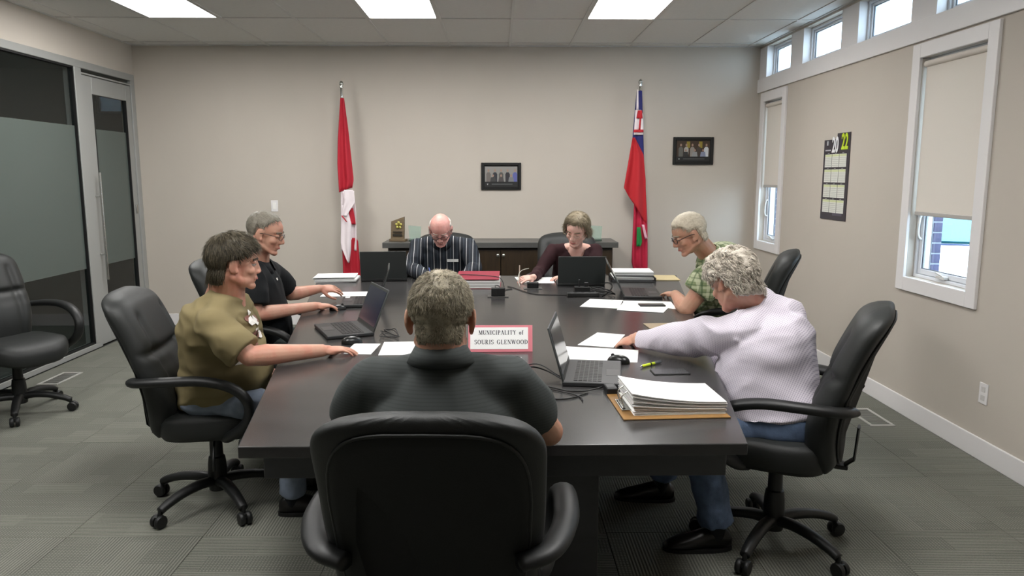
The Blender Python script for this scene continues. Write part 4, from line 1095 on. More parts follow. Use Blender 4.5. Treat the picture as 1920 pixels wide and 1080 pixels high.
def skin(name, c, red=.12):
    m = mat(name, c, .48, spec=.4, bump=.15, bscale=350); nt = m.node_tree; b = nt.nodes['Principled BSDF']
    tc = N(m, 'ShaderNodeTexCoord'); n1 = N(m, 'ShaderNodeTexNoise'); n1.inputs['Scale'].default_value = 14; n1.inputs['Detail'].default_value = 4
    L(m, tc.outputs['Object'], n1.inputs['Vector']); mx = N(m, 'ShaderNodeMix', data_type='RGBA'); cl_ = lin(c)
    mx.inputs[6].default_value = cl_; mx.inputs[7].default_value = (cl_[0], cl_[1]*(1-red), cl_[2]*(1-red), 1)
    r = N(m, 'ShaderNodeMapRange'); r.inputs[1].default_value = .42; r.inputs[2].default_value = .62
    L(m, n1.outputs[0], r.inputs[0]); L(m, r.outputs[0], mx.inputs[0]); L(m, mx.outputs[2], b.inputs['Base Color'])
    b.inputs['Subsurface Weight'].default_value = .06; b.inputs['Subsurface Radius'].default_value = (.6, .25, .15); b.inputs['Subsurface Scale'].default_value = .01
    return m
def add_head(q, H, S, wide=1, jowl=0, nose=1, chin=1, female=False):
    """H: head frame placed at head centre, S: scale. local +Y is the face"""
    M = H @ Matrix.Diagonal((S*wide, S, S, 1))
    E_ = lambda c, r, R=None: q.ell(c, r, 20, 14, M, R)
    E_((0, -.014, .036), (.077, .097, .084)); E_((0, .026, .038), (.063, .060, .056)); E_((0, .026, -.026), (.058, .060, .072))
    E_((0, .018, -.068), (.050+.006*jowl, .060, .040)); E_((0, .064, -.096), (.021, .019*chin, .017)); E_((0, -.02, -.03), (.066, .075, .06))
    for s in (-1, 1):
        q.caps((s*.052, -.016, -.052), (s*.020, .060, -.094), .018+.004*jowl, .014, 12, M)
        q.caps((s*.046, .056, .026), (s*.012, .074, .021), .011, .012, 10, M)
        q.ell((s*.040, .052, -.026), (.021, .024, .020), 12, 8, M)
        q.ell((s*.0125, .089, -.034), (.009*nose, .011, .0085), 10, 7, M)
        R_ = Matrix.Rotation(rad(-12), 3, 'X') @ Matrix.Rotation(rad(s*22), 3, 'Z')
        q.ell((s*.081, -.014, -.004), (.0065, .019, .033), 12, 10, M, R_)
        q.ell((s*.086, -.024, .004), (.0065, .011, .028), 10, 8, M, R_)
        q.ell((s*.079, -.002, -.026), (.007, .010, .013), 10, 7, M)
    q.caps((0, .078, .016), (0, .098*(.5+.5*nose), -.026), .0085, .0115*nose, 12, M)
    q.ell((0, .099*(.5+.5*nose), -.030), (.0110*nose, .011, .0095), 12, 8, M)
    q.caps((-.019, .074, -.059), (.019, .074, -.059), .0085, .0085, 10, M); q.caps((-.006, .083, -.057), (.006, .083, -.057), .0062, .0062, 8, M)
    q.caps((-.015, .073, -.069), (.015, .073, -.069), .009, .009, 10, M)
def add_face(par, H, S, skinm, wide=1, eye='open', brow='6A5E50', lip='A8635C', iris='3A4A50', female=False, smile=False):
    M = H @ Matrix.Diagonal((S*wide, S, S, 1))
    for s in (-1, 1):
        e = MB().ell((s*.031, .0665, .0035), (.0125, .0125, .0125), 14, 10, M).build('eye', mat('eye_white', 'B5ADA6', .25), par, smooth=True)
        MB().ell((s*.031, .0765, .002), (.0052, .0035, .0052), 12, 6, M).build('iris', mat('iris_'+iris, iris, .2), e, smooth=True)
        lidz = .0075 if eye == 'open' else .003
        MB().ell((s*.031, .0665, lidz+(.0025 if eye == 'open' else -.0005)), (.0150, .0142, .0095 if eye == 'open' else .0125), 14, 8, M).build('eyelid', skinm, par, smooth=True)
        MB().tube(bez([M @ V((s*.049, .066, .021)), M @ V((s*.033, .0845, .027)), M @ V((s*.014, .0865, .023))], 4), .0026*S, 6, ry=.0042*S).build('eyebrow', mat('brow_'+brow, brow, .8), par, smooth=True)
    k = -.004 if smile else 0
    MB().tube(bez([M @ V((-.024, .0725, -.0635-k*1.6)), M @ V((-.010, .0845, -.0625+k*.3)), M @ V((0, .0875, -.063+k)), M @ V((.010, .0845, -.0625+k*.3)), M @ V((.024, .0725, -.0635-k*1.6))], 4), .0035*S, 8, ry=.0050*S).build('lips', mat('lip_'+lip, lip, .45), par, smooth=True)
def glasses(par, H, S, wide=1, m=None, rx=.024, rz=.016, rim=.0014, z=0, full=True):
    M = H @ Matrix.Diagonal((S*wide, S, S, 1)) @ Matrix.Translation((0, 0, z)); m = m or mat('dark_glasses_frame', '2A1E1C', .3)
    g = MB()
    for s in (-1, 1):
        pts = [M @ V((s*.033+rx*cos(a), .097-.010*(abs(s*.033+rx*cos(a))/.055)**2, .000+rz*sin(a))) for a in [2*pi*k/20 for k in range(21)]]
        if not full: pts = [p for k, p in enumerate(pts) if k <= 10]
        g.tube(pts, rim*S, 6)
        g.tube(bez([M @ V((s*(.033+rx), .088, .004)), M @ V((s*.076, .07, .006)), M @ V((s*.086, .0, .008)), M @ V((s*.085, -.02, -.002))], 4), rim*1.1*S, 6)
    g.tube([M @ V((-.010, .098, .004)), M @ V((0, .105, .007)), M @ V((.010, .098, .004))], rim*S, 6)
    o = g.build('glasses', m, par, smooth=True)
    for s in (-1, 1):
        l_ = MB(); pts = [M @ V((s*.033+rx*cos(a), .0965-.010*(abs(s*.033+rx*cos(a))/.055)**2, rz*sin(a))) for a in [2*pi*k/18 for k in range(18)]]
        l_.add(pts, [tuple(range(18))]); l_.build('lens', MATS.get('spectacle_glass') or glassmat('spectacle_glass', '303030', .08), o)
def add_hand(q, wrist, fwd, back, side, curl=.5, thumb=.5, S=1, spread=1, rel=(1, 1, 1, 1), fs=None):
    """back: direction of the back of the hand; side +1 right hand, -1 left hand"""
    x = V(fwd).normalized(); z = V(back); z = (z-x*z.dot(x)).normalized(); y = z.cross(x)*side
    W = Matrix(((x.x, y.x, z.x, wrist[0]), (x.y, y.y, z.y, wrist[1]), (x.z, y.z, z.z, wrist[2]), (0, 0, 0, 1))) @ Matrix.Diagonal((S, S, S, 1))
    prof = [(-.012, .026, .019), (.01, .028, .018), (.03, .036, .017), (.055, .041, .016), (.078, .041, .0135), (.090, .037, .010)]
    rings = []
    for px_, ry, rz in prof:
        rings.append([V((px_, ry*cos(2*pi*k/16), rz*sin(2*pi*k/16))) for k in range(16)])
    q.loft(rings, True, W)
    q.ell((.03, .024, -.008), (.026, .014, .013), 12, 8, W); q.ell((.035, -.024, -.007), (.03, .013, .012), 12, 8, W)
    ys = (.031, .0105, -.0105, -.030); ln = (.074, .083, .077, .060); xs_ = (.080, .085, .082, .074)
    fs = fs or (curl,)*4
    for k in range(4):
        c_ = fs[k]*rel[k]; a = rad(8+20*c_); p = V((xs_[k], ys[k], .001)); yaw_ = rad((7, 2, -3, -9)[k]*spread)
        r0 = (.0088, .0090, .0086, .0076)[k]
        for j, (fr_, da) in enumerate(((.46, 38), (.30, 46), (.24, 30))):
            d = V((cos(a)*cos(yaw_), cos(a)*sin(yaw_), -sin(a))); p2 = p+d*ln[k]*fr_
            q.caps(p, p2, r0*(1-.09*j), r0*(1-.09*(j+1)), 10, W)
            p = p2; a += rad(da*c_)
    a = rad(52-18*thumb); p = V((.018, .026, -.006)); dz = -.25-.45*thumb
    for j, (l_, r_) in enumerate(((.040, .0125), (.032, .0105), (.026, .0092))):
        d = V((cos(a), sin(a), dz)).normalized(); p2 = p+d*l_; q.caps(p, p2, r_, r_*.9, 10, W); p = p2; a -= rad(16+14*thumb); dz *= .8
    return W
def limb(q, pts, rs, n=16): q.tube(bez(pts, 5), [rs[min(int(i/5), len(rs)-1)]*(1-(i % 5)/5)+rs[min(int(i/5)+1, len(rs)-1)]*((i % 5)/5) for i in range((len(pts)-1)*5+1)], n)
def hairdo(par, body, H, S, region, thick, nstr, slen, m, comb, lift=.35, wdt=.0016, seed=1, shell=True, curl=0, cen=(0, -.012, .025), segs=3, wave=0, rough=.0015, wide=1, mess=.25, clump=0, csc=25, bend=.9):
    """shell plus strands grown on the skull; region(x,y,z)->0..1 in head-local metres"""
    rnd = random.Random(seed)
    bv = BVHTree.FromPolygons([v.co.copy() for v in body.data.vertices], [tuple(p.vertices) for p in body.data.polygons])
    C0 = V(cen); Hi = H.inverted(); R3 = H.to_3x3()
    def hit(d):
        o_ = H @ ((C0+d*.17)*S)
        h, n_, i_, ds = bv.ray_cast(o_, -(R3 @ d).normalized(), .17*S)
        if h is None: return None, None
        return Hi @ h, (R3.inverted() @ n_).normalized()
    out = None
    if shell:
        NU, NV = 64, 44; P_ = {}; q = MB()
        for j in range(NV+1):
            for i in range(NU):
                th = pi*(.02+.80*j/NV); ph = 2*pi*i/NU
                d = V((sin(th)*cos(ph), sin(th)*sin(ph), cos(th)))
                p, n_ = hit(d)
                if p is None: continue
                l = p/S; rg = region(l.x, l.y, l.z)
                if rg <= 0: continue
                t_ = thick(l.x, l.y, l.z)*min(1, rg*1.0)
                nz_ = noise.noise(V(l)*60+V((seed, 0, 0)))*rough*2+noise.noise(V(l)*160)*rough
                P_[(i, j)] = ((C0*S+(p-C0*S)*(1+0))+(d*(t_+nz_+.0005))*S, p-d*.006*S)
        idx = {}; vs = []
        for k_, (a, b2) in P_.items(): idx[k_] = len(vs); vs += [H @ a, H @ b2]
        fs = []; edges = {}
        for (i, j) in P_:
            quad = [(i, j), ((i+1) % NU, j), ((i+1) % NU, j+1), (i, j+1)]
            if all(k_ in idx for k_ in quad):
                f = tuple(idx[k_] for k_ in quad); fs.append(f[::-1] if False else f); fs.append(tuple(v_+1 for v_ in f)[::-1])
                for e in zip(quad, quad[1:]+quad[:1]): edges[e] = edges.get(e, 0)+1
        for (a, b2) in list(edges):
            if (b2, a) not in edges: fs.append((idx[b2], idx[a], idx[a]+1, idx[b2]+1))
        out = q.add(vs, fs).build('hair', m, par, smooth=True)
    q = MB(); n_ok = 0; tries = 0; cols = []
    while n_ok < nstr and tries < nstr*8:
        tries += 1
        d = V((rnd.gauss(0, 1), rnd.gauss(0, 1), rnd.gauss(0, 1))).normalized()
        if d.z < -.75: continue
        p, n_ = hit(d)
        if p is None: continue
        l = p/S; rg = region(l.x, l.y, l.z)
        if rg <= rnd.random()*.9: continue
        c_ = V(comb(l.x, l.y, l.z)); c_ = (c_-n_*c_.dot(n_)); 
        if c_.length > 1e-4: c_.normalize()
        c_ = (c_+V((rnd.gauss(0, mess), rnd.gauss(0, mess), rnd.gauss(0, mess)))+noise.noise_vector(V(l)*csc+V((seed, 1, 2)))*clump).normalized(); c_ = (c_-n_*c_.dot(n_)*.8).normalized()
        ln = slen(l.x, l.y, l.z)*rnd.uniform(.7, 1.15)*S; t_ = thick(l.x, l.y, l.z)*min(1, rg)*S
        base = p+n_*max(0, t_-.004*S) if shell else p
        dirv = (n_*lift+c_).normalized(); pts = [base]; cur = base.copy()
        side = n_.cross(c_); ph = (noise.noise(V(l)*csc)*9+rnd.uniform(0, .8)) if clump else rnd.uniform(0, 6.28)
        for k in range(segs):
            u = (k+1)/segs
            dd = (dirv+c_*u*.7-n_*lift*bend*u+side*wave*sin(ph+u*5)+n_*wave*.6*cos(ph+u*6)).normalized()
            cur = cur+dd*ln/segs; pts.append(cur.copy())
        w0 = wdt*S; vs = []
        for k, pt in enumerate(pts):
            w_ = w0*(1-k/(segs+.15))
            nn = n_ if abs(n_.dot(side.normalized() if side.length > 1e-5 else V((1, 0, 0)))) < .9 else V((0, 0, 1)); sd = (side.normalized() if side.length > 1e-5 else V((1, 0, 0)))
            vs += [H @ (pt+sd*w_), H @ (pt-sd*w_), H @ (pt+n_*w_*.9)]
        fs = []
        for k in range(segs):
            a = 3*k; fs += [(a, a+1, a+4, a+3), (a+1, a+2, a+5, a+4), (a+2, a, a+3, a+5)]
        q.add(vs, fs); n_ok += 1
        b_ = rnd.random()
        cols += [b_]*len(vs)
    o = q.build('hair_strands', m, out or par, smooth=True)
    if out is None: o.name = 'hair'
    ca = o.data.color_attributes.new('tone', 'FLOAT_COLOR', 'POINT')
    for i, c_ in enumerate(cols): ca.data[i].color = (c_, c_, c_, 1)
    if out:
        ca = out.data.color_attributes.new('tone', 'FLOAT_COLOR', 'POINT')
        for i in range(len(out.data.vertices)): ca.data[i].color = (.35+.3*rnd.random(),)*3+(1,)
    o['kind'] = 'stuff'
    return o
def hairmat(name, dark, light, rough=.55):
    m = mat(name, dark, rough, spec=.35); nt = m.node_tree; b = nt.nodes['Principled BSDF']
    at = N(m, 'ShaderNodeAttribute', attribute_name='tone'); mx = N(m, 'ShaderNodeMix', data_type='RGBA'); mx.inputs[6].default_value = lin(dark); mx.inputs[7].default_value = lin(light)
    tc = N(m, 'ShaderNodeTexCoord'); n1 = N(m, 'ShaderNodeTexNoise'); n1.inputs['Scale'].default_value = 220; L(m, tc.outputs['Object'], n1.inputs['Vector'])
    ad = N(m, 'ShaderNodeMath', operation='MULTIPLY_ADD'); ad.inputs[1].default_value = .85; L(m, at.outputs['Fac'], ad.inputs[0])
    sc = N(m, 'ShaderNodeMath', operation='MULTIPLY_ADD'); sc.inputs[1].default_value = .5; sc.inputs[2].default_value = -.2; L(m, n1.outputs[0], sc.inputs[0]); L(m, sc.outputs[0], ad.inputs[2])
    L(m, ad.outputs[0], mx.inputs[0]); L(m, mx.outputs[2], b.inputs['Base Color'])
    return m
def torso(q, st, r, f, n=32, p=2.4):
    """st: list of (centre, half width, front depth, back depth); r right vector, f forward vector"""
    rings = []
    P = [V(s_[0]) for s_ in st]
    for i, (c, hw, fd, bd) in enumerate(st):
        t = (P[min(i+1, len(P)-1)]-P[max(i-1, 0)]).normalized(); ff = (f-t*f.dot(t)).normalized(); rr = r
        ring = []
        for k in range(n):
            a = 2*pi*k/n; cx_, sy = sup(a, p)
            ring.append(V(c)+rr*cx_*hw+ff*sy*(fd if sy > 0 else bd))
        rings.append(ring)
    q.loft(rings, True)
def folds(seed, amp=.004, sc=7, st=(1, 1, .35), cen=None):
    def f(p, n_):
        q_ = V((p.x*st[0]*sc, p.y*st[1]*sc, p.z*st[2]*sc))+V((seed*3.1, 0, 0))
        w_ = noise.noise(q_+V((noise.noise(p*4), 0, noise.noise(p*3+V((5, 1, 2)))))*1.2)
        return 1.5*amp*(1-abs(w_)*3.6)*.55+amp*.6*noise.noise(q_*2.3)
    return f
def shoe(par, heel, toe_dir, lab_m, S=1, up=V((0, 0, 1))):
    f = V(toe_dir).normalized(); M = Matrix.Translation(heel) @ frame(f, up) @ Matrix.Diagonal((S, S, S, 1))
    q = MB(); prof = [(-.045, .028, .03, .045), (-.02, .036, .048, .05), (.03, .038, .052, .052), (.08, .040, .045, .045), (.13, .046, .036, .036), (.18, .047, .029, .028), (.215, .040, .023, .022), (.24, .022, .014, .016)]
    rings = []
    for y, w_, h_, zc_ in prof:
        rings.append([V((w_*cos(a), y, max(.012, zc_+h_*sin(a)))) for a in [2*pi*k/18 for k in range(18)]])
    o = MB().loft(rings, True, M).build('shoe', lab_m, par, smooth=True)
    MB().loft([[V((w_*1.06*cx_, .095+.15*sy, z)) for cx_, sy in [sup(2*pi*k/24, 2.6) for k in range(24)] for w_ in (.044,)] for z in (0.001, .016)], True, M).build('sole', mat('dark_sole', '0B0B0B', .7), o)
    return o
def person(spec):
    """everything in world metres"""
    g = spec; f = V((cos(rad(g['face'])), sin(rad(g['face'])), 0)); r = V((f.y, -f.x, 0))
    Pv = V(g['pelvis']); Nk = V(g['neck']); Ch = V(g['chest']); Hc = V(g['head'])
    sk = g['skin']; S = g.get('hs', 1)
    Hf = V((cos(rad(g['hyaw']))*cos(rad(g['hpitch'])), sin(rad(g['hyaw']))*cos(rad(g['hpitch'])), sin(rad(g['hpitch']))))
    rl = rad(g.get('hroll', 0)); rt = V((sin(rad(g['hyaw'])), -cos(rad(g['hyaw'])), 0)); up = rt.cross(Hf).normalized()
    up = (up*cos(rl)+rt*sin(rl)).normalized(); H = Matrix.Translation(Hc) @ frame(Hf, up)
    q = MB(); wide = g.get('wide', 1)
    add_head(q, H, S, wide, g.get('jowl', 0), g.get('nose', 1), g.get('chin', 1))
    nr = g.get('nr', .056)
    q.caps(H @ V((0, -.028*S, -.035*S)), Nk, nr, nr*1.08, 20)
    q.caps(Nk, Nk*.3+Ch*.7, nr*1.1, .11, 20); q.caps(Nk*.3+Ch*.7, Pv, .11, .11, 20)
    for sd in ('R', 'L'):
        s = 1 if sd == 'R' else -1
        Sh, El, Wr = V(g['sh'+sd]), V(g['el'+sd]), V(g['wr'+sd]); a = g.get('arm', 1)
        q.caps(Nk.lerp(Sh, .3), Sh, .045, .046*a, 14)
        limb(q, [Sh, Sh.lerp(El, .35), Sh.lerp(El, .75), El], [.047*a, .049*a, .042*a, .038*a])
        limb(q, [El, El.lerp(Wr, .22), El.lerp(Wr, .6), Wr], [.038*a, .043*a, .034*a, .024*a+.002])
        q.ell(El, (.039*a,)*3, 14, 9)
        hd = g.get('hand'+sd, {}); fw = V(hd.get('f', Wr-El)); q.caps(Wr, Wr+fw.normalized()*.02, .0255, .024, 12)
        add_hand(q, Wr, fw, hd.get('b', (0, 0, 1)), s, hd.get('curl', .5), hd.get('thumb', .5), hd.get('S', 1), hd.get('spread', 1), fs=hd.get('fs'))
    body = remeshed(q, 'person', sk, None, g.get('vox', .0042), 2, .5)
    tag(body, g['label'], 'person')
    if g.get('faceargs') is not None: add_face(body, H, S, sk, wide, **g['faceargs'])
    # shirt
    q = MB(); W = g.get('bw', 1.0); B = g.get('belly', 0.0); D_ = g.get('bd', 1.0)
    sw = (V(g['shR'])-V(g['shL'])).length/2
    rsh = (V(g['shR'])-V(g['shL'])); rsh = V((rsh.x, rsh.y, rsh.z)).normalized()
    st = [(Pv+V((0, 0, g.get('hem', -.09))), .165*W, .11*D_+B*.5, .125*D_), (Pv, .185*W, .125*D_+B, .135*D_), (Pv.lerp(Ch, .33), .18*W, .125*D_+B*1.2, .12*D_), (Pv.lerp(Ch, .7), .18*W, .125*D_+B*.7, .125*D_), (Ch, .185*W, .125*D_+B*.25, .135*D_),
          (Ch.lerp(Nk, .45), .165*W, .11*D_, .125*D_), (Ch.lerp(Nk, .78), .11*W, .085, .095), (Nk+V((0, 0, .0)), .07, .066, .066), (Nk.lerp(Hc, .10), .064, .062, .062)]
    torso(q, st, r, f)
    for sd in ('R', 'L'):
        Sh, El, Wr = V(g['sh'+sd]), V(g['el'+sd]), V(g['wr'+sd]); a = g.get('arm', 1)
        Cs = Ch.lerp(Nk, .45)
        q.caps(Cs.lerp(Sh, .35), Sh, .082*W, .066*a, 18); q.caps(Ch.lerp(Sh, .4), Sh, .09*W, .062*a, 18); q.caps(Nk.lerp(Ch, .12), Sh, .058, .060*a, 18)
        if g['sleeve'] == 'long':
            su = g.get('su', 1); up_ = [Sh, Sh.lerp(El, .4), El, El.lerp(Wr, .25), El.lerp(Wr, .7), El.lerp(Wr, .97)]
            limb(q, up_, [.066*a*su, .066*a*su, .058*a*su, .054*a*su, .044*a, .038*a], 20); q.ell(El, (.056*a,)*3, 14, 9)
        else:
            k = g.get('slen', .62); sl = g.get('sloose', 1)
            limb(q, [Sh, Sh.lerp(El, k*.5), Sh.lerp(El, k*.98), Sh.lerp(El, k)], [.066*a, .066*a*sl, .062*a*sl, .060*a*sl], 20)
    if g.get('extra_shirt'): g['extra_shirt'](q, g)
    sh = remeshed(q, g['shirtname'], g['shirt'], body, g.get('svox', .0085), g.get('ssm', 7), .5, wr=g.get('wr', folds(g.get('seed', 1))))
    if g.get('shirtlabel'): sh['label'] = g['shirtlabel']
    # collar
    if g.get('collar'):
        n_ = 28; cq = MB(); ax = (Hc-Nk).normalized(); ax = (ax*.6+V((0, 0, 1))*.4).normalized(); ff = (f-ax*f.dot(ax)).normalized(); rr = ax.cross(ff)*-1; rings = [[], [], [], []]
        c0 = Nk+V((0, 0, .0))+ax*.012
        pts = []
        for k in range(n_+1):
            a = rad(90+14)+(2*pi-rad(28))*k/n_
            fr_ = max(0, sin(a))
            d = rr*cos(a)+ff*sin(a)
            top = c0+d*(.061)+ax*(.028-.024*fr_); pts.append((top, c0+d*(.068)+ax*(.030-.024*fr_), c0+d*(.092+.014*fr_)+ax*(-.012-.040*fr_), c0+d*.07+ax*(-.03-.02*fr_)))
        vs = [p for t4 in pts for p in t4]; fs = []
        for k in range(n_):
            for j in range(3):
                a = 4*k+j; fs.append((a, a+1, a+5, a+4))
        co = cq.add(vs, fs).build('collar', g['shirt'], body, smooth=True); sd_ = co.modifiers.new('s', 'SOLIDIFY'); sd_.thickness = .004; sd_.offset = 0
    # trousers
    if g.get('knR'):
        q = MB(); torso(q, [(Pv+V((0, 0, .04)), .155*W, .10*D_, .115*D_), (Pv, .175*W, .12*D_, .135*D_), (Pv-V((0, 0, .075)), .175*W, .12*D_, .13*D_), (Pv-V((0, 0, .115)), .15*W, .09*D_, .10*D_)], r, f)
        for sd in ('R', 'L'):
            s = 1 if sd == 'R' else -1
            hp = Pv+r*s*.09-V((0, 0, .03)); kn = V(g['kn'+sd]); an = V(g['an'+sd])
            ts = g.get('ts', 1); limb(q, [hp, hp.lerp(kn, .4), hp.lerp(kn, .85), kn], [.092*ts, .086*ts, .070, .066], 20); q.ell(kn, (.067,)*3, 16, 10)
            ls = g.get('ls', 1); limb(q, [kn, kn.lerp(an, .35), kn.lerp(an, .75), an], [.064*ls, .064*ls, .060*ls, .064*ls], 18)
        remeshed(q, g.get('legname', 'trousers'), g['trousers'], body, .0105, 5, .5, wr=folds(g.get('seed', 1)+5, .005, 9, (1, 1, 1)))
        for sd in ('R', 'L'):
            an = V(g['an'+sd]); td = V(g.get('toe'+sd, f)); td.z = 0; td.normalize()
            tz = g.get('heelz'+sd, 0)
            upv = V(g.get('footup'+sd, (0, 0, 1)))
            MB().caps(an+V((0, 0, .02)), V((an.x, an.y, tz+.06)), .042, .040, 14).build('sock', g.get('sock', mat('dark_sock', '17191E', .9)), body, smooth=True)
            shoe(body, V((an.x, an.y, tz))-td*.015, td if tz == 0 else V(g['toev'+sd]), g.get('shoe', mat('black_shoe_leather', '151312', .35)), 1, upv)
    return body, H
# ---- fabric looks ----
def stripemat(name, base, stripe, ax, pitch, w_, rough=.8, second=None, plaid=None):
    """woven stripes running along the cloth; ax: direction across the stripes (world)"""
    m = mat(name, base, rough, spec=.25, sheen=.15); nt = m.node_tree; b = nt.nodes['Principled BSDF']; b.inputs['Sheen Weight'].default_value = 0
    tc = N(m, 'ShaderNodeTexCoord')
    def band(axis, pitch, w_, off=0):
        d = N(m, 'ShaderNodeVectorMath', operation='DOT_PRODUCT'); d.inputs[1].default_value = axis; L(m, tc.outputs['Object'], d.inputs[0])
        a = N(m, 'ShaderNodeMath', operation='MULTIPLY_ADD'); a.inputs[1].default_value = 1/pitch; a.inputs[2].default_value = 50+off; L(m, d.outputs['Value'], a.inputs[0])
        fr_ = N(m, 'ShaderNodeMath', operation='FRACT'); L(m, a.outputs[0], fr_.inputs[0])
        lt = N(m, 'ShaderNodeMath', operation='LESS_THAN'); lt.inputs[1].default_value = w_; L(m, fr_.outputs[0], lt.inputs[0]); return lt
    bands = [(band(ax, pitch, w_), stripe)]
    for sp in (second or []): bands.append((band(*sp[:4]), sp[4]))
    prev = None
    for bd_, c_ in bands:
        mx = N(m, 'ShaderNodeMix', data_type='RGBA'); L(m, bd_.outputs[0], mx.inputs[0])
        if plaid is not None:
            ml = N(m, 'ShaderNodeMath', operation='MULTIPLY'); ml.inputs[1].default_value = plaid; L(m, bd_.outputs[0], ml.inputs[0]); L(m, ml.outputs[0], mx.inputs[0])
        if prev is None: mx.inputs[6].default_value = lin(base)
        else: L(m, prev.outputs[2], mx.inputs[6])
        mx.inputs[7].default_value = lin(c_); prev = mx
    L(m, prev.outputs[2], b.inputs['Base Color'])
    return m
SK1 = skin('skin_tanned', 'BE9580'); SK2 = skin('skin_ruddy', 'C4957F', .16); SK3 = skin('skin_pink', 'D3A096', .14); SK4 = skin('skin_fair', 'DDB2A3', .08); SK5 = skin('skin_warm', 'BA8F77', .14)
PEOPLE = {}
def region(front=.07, temple=.02, ear=.03, nape=-.07, soft=.012, peak=0):
    def f(x, y, z):
        ax = abs(x)
        if y > .05: h = front-(.0 if ax < .03 else (ax-.03)*.5)+peak*(ax-.02)
        elif y > .005: h = temple+(front-temple)*((y-.005)/.045)**.7
        elif y > -.036: h = ear if ax > .05 else -.2
        elif y > -.055: h = ear+(nape-ear)*((-.036-y)/.019)
        else: h = nape
        return max(0, min(1, (z-h)/soft))
    return f
def comb_crown(cy=-.06, cz=.10, down=.3, fwd=0):
    def f(x, y, z):
        v = V((x, y-cy, z-cz)); v.normalize(); return v+V((0, fwd, -down))
    return f
def const(v): return lambda x, y, z: v
BLK = mat('black_trouser_cloth', '1B1D20', .85, vary=.1, vscale=20)
# --- 1: man seen from behind ---
m = stripemat('charcoal_ribbed_knit', '454948', '404443', (0, 0, 1), .0085, .35, .85)
E1 = dict(label='man in a charcoal shirt with short grey-brown hair, seated with his back to the camera', face=90, pelvis=(-.148, 1.90, .60), chest=(-.15, 1.94, .90), neck=(-.153, 1.93, 1.10),
 head=(-.155, 1.965, 1.205), hyaw=90, hpitch=-12, hs=1.06, wide=.97, skin=SK5, nr=.064, faceargs={},
 shR=(.025, 1.95, 1.035), shL=(-.335, 1.95, 1.035), elR=(.145, 2.10, .845), elL=(-.455, 2.10, .845), wrR=(.0, 2.33, .80), wrL=(-.29, 2.34, .80), arm=1.12,
 handR=dict(f=(-.3, .9, -.05), curl=.5), handL=dict(f=(.3, .9, -.05), curl=.5), sleeve='short', slen=.66, sloose=1.06, shirt=m, shirtname='shirt', bw=1.12, bd=1.1, belly=.03, seed=3,
 collar=True, knR=(-.03, 2.34, .52), knL=(-.27, 2.34, .52), anR=(-.03, 2.40, .10), anL=(-.27, 2.40, .10), trousers=BLK, vox=.0042)
b1, H1 = person(E1)
hairdo(b1, b1, H1, 1.06, region(.075, .03, .028, -.062), lambda x, y, z: .006 if z > -.02 else .003, 9000, lambda x, y, z: .017 if z > .02 else .011, hairmat('short_grey_brown_hair', '4F4839', 'C6BBA2'), comb_crown(-.045, .10, .15), lift=1.6, wdt=.0013, seed=4, mess=.3, clump=.8, csc=45, bend=.35)
# --- 2: olive t-shirt ---
OL = mat('olive_cotton', '7F7353', .9, spec=.2, vary=.05, vscale=5)
p = lambda a, b, Y: tuple(atY(a, b, Y)); pz = lambda a, b, z: tuple(atZ(a, b, z))
wr2 = pz(607, 657, .795)
E2 = dict(label='man in an olive t-shirt with thick dark hair, seated at the left nearest the camera', face=8, pelvis=(-1.34, 3.46, .61), chest=(-1.285, 3.38, .88), neck=(-1.225, 3.33, 1.075),
 head=tuple(atY(443, 494, 3.30)), hyaw=22, hpitch=-4, hs=1.02, skin=SK2, nr=.074, jowl=1.6, nose=.9, faceargs=dict(brow='4A4036'),
 shR=(-1.22, 3.15, .955), shL=(-1.27, 3.56, .97), elR=p(468, 668, 3.14), elL=(-1.26, 3.70, .74), wrR=wr2, wrL=(-1.20, 3.56, .67), arm=1.12,
 handR=dict(f=V(pz(680, 652, .79))-V(wr2), b=(0, 0, 1), curl=.32, S=1.0, spread=.6, fs=(.2, .3, .35, .4)), handL=dict(f=(.8, -.35, -.1), curl=.4), sleeve='short', slen=.84, sloose=1.2, shirt=OL, shirtname='tshirt', bw=1.15, bd=1.28, belly=.085, seed=7,
 wr=folds(7, .010, 6, (.6, .6, 1.6)), knR=(-.93, 3.30, .50), knL=(-.90, 3.62, .50), anR=(-.98, 3.36, .10), anL=(-.93, 3.66, .10), legname='jeans', trousers=mat('light_blue_denim', '7C8798', .85, vary=.12, vscale=30), vox=.0042)
b2, H2 = person(E2)
hairdo(b2, b2, H2, 1.02, region(.062, .004, .020, -.095, soft=.02), lambda x, y, z: .022 if z > .0 else .014, 4500, lambda x, y, z: .044 if not (abs(x) > .05 and -.05 < y < .02 and z < .05) else .018, hairmat('dark_brown_hair', '211D16', '655C49'), lambda x, y, z: V((x*5, .9 if y > .0 else (.2 if z > .06 else -.25), -.5 if z > .06 else -1.0)), lift=.28, wdt=.0019, seed=5, segs=4, wave=.08, mess=.16, clump=.35, csc=26)
# chest print
def chestprint(body, name, M, shapes):
    for nm, mm_, c, d, R_ in shapes: MB().box(c, d, M=M, R=R_).build(nm, mm_, body)
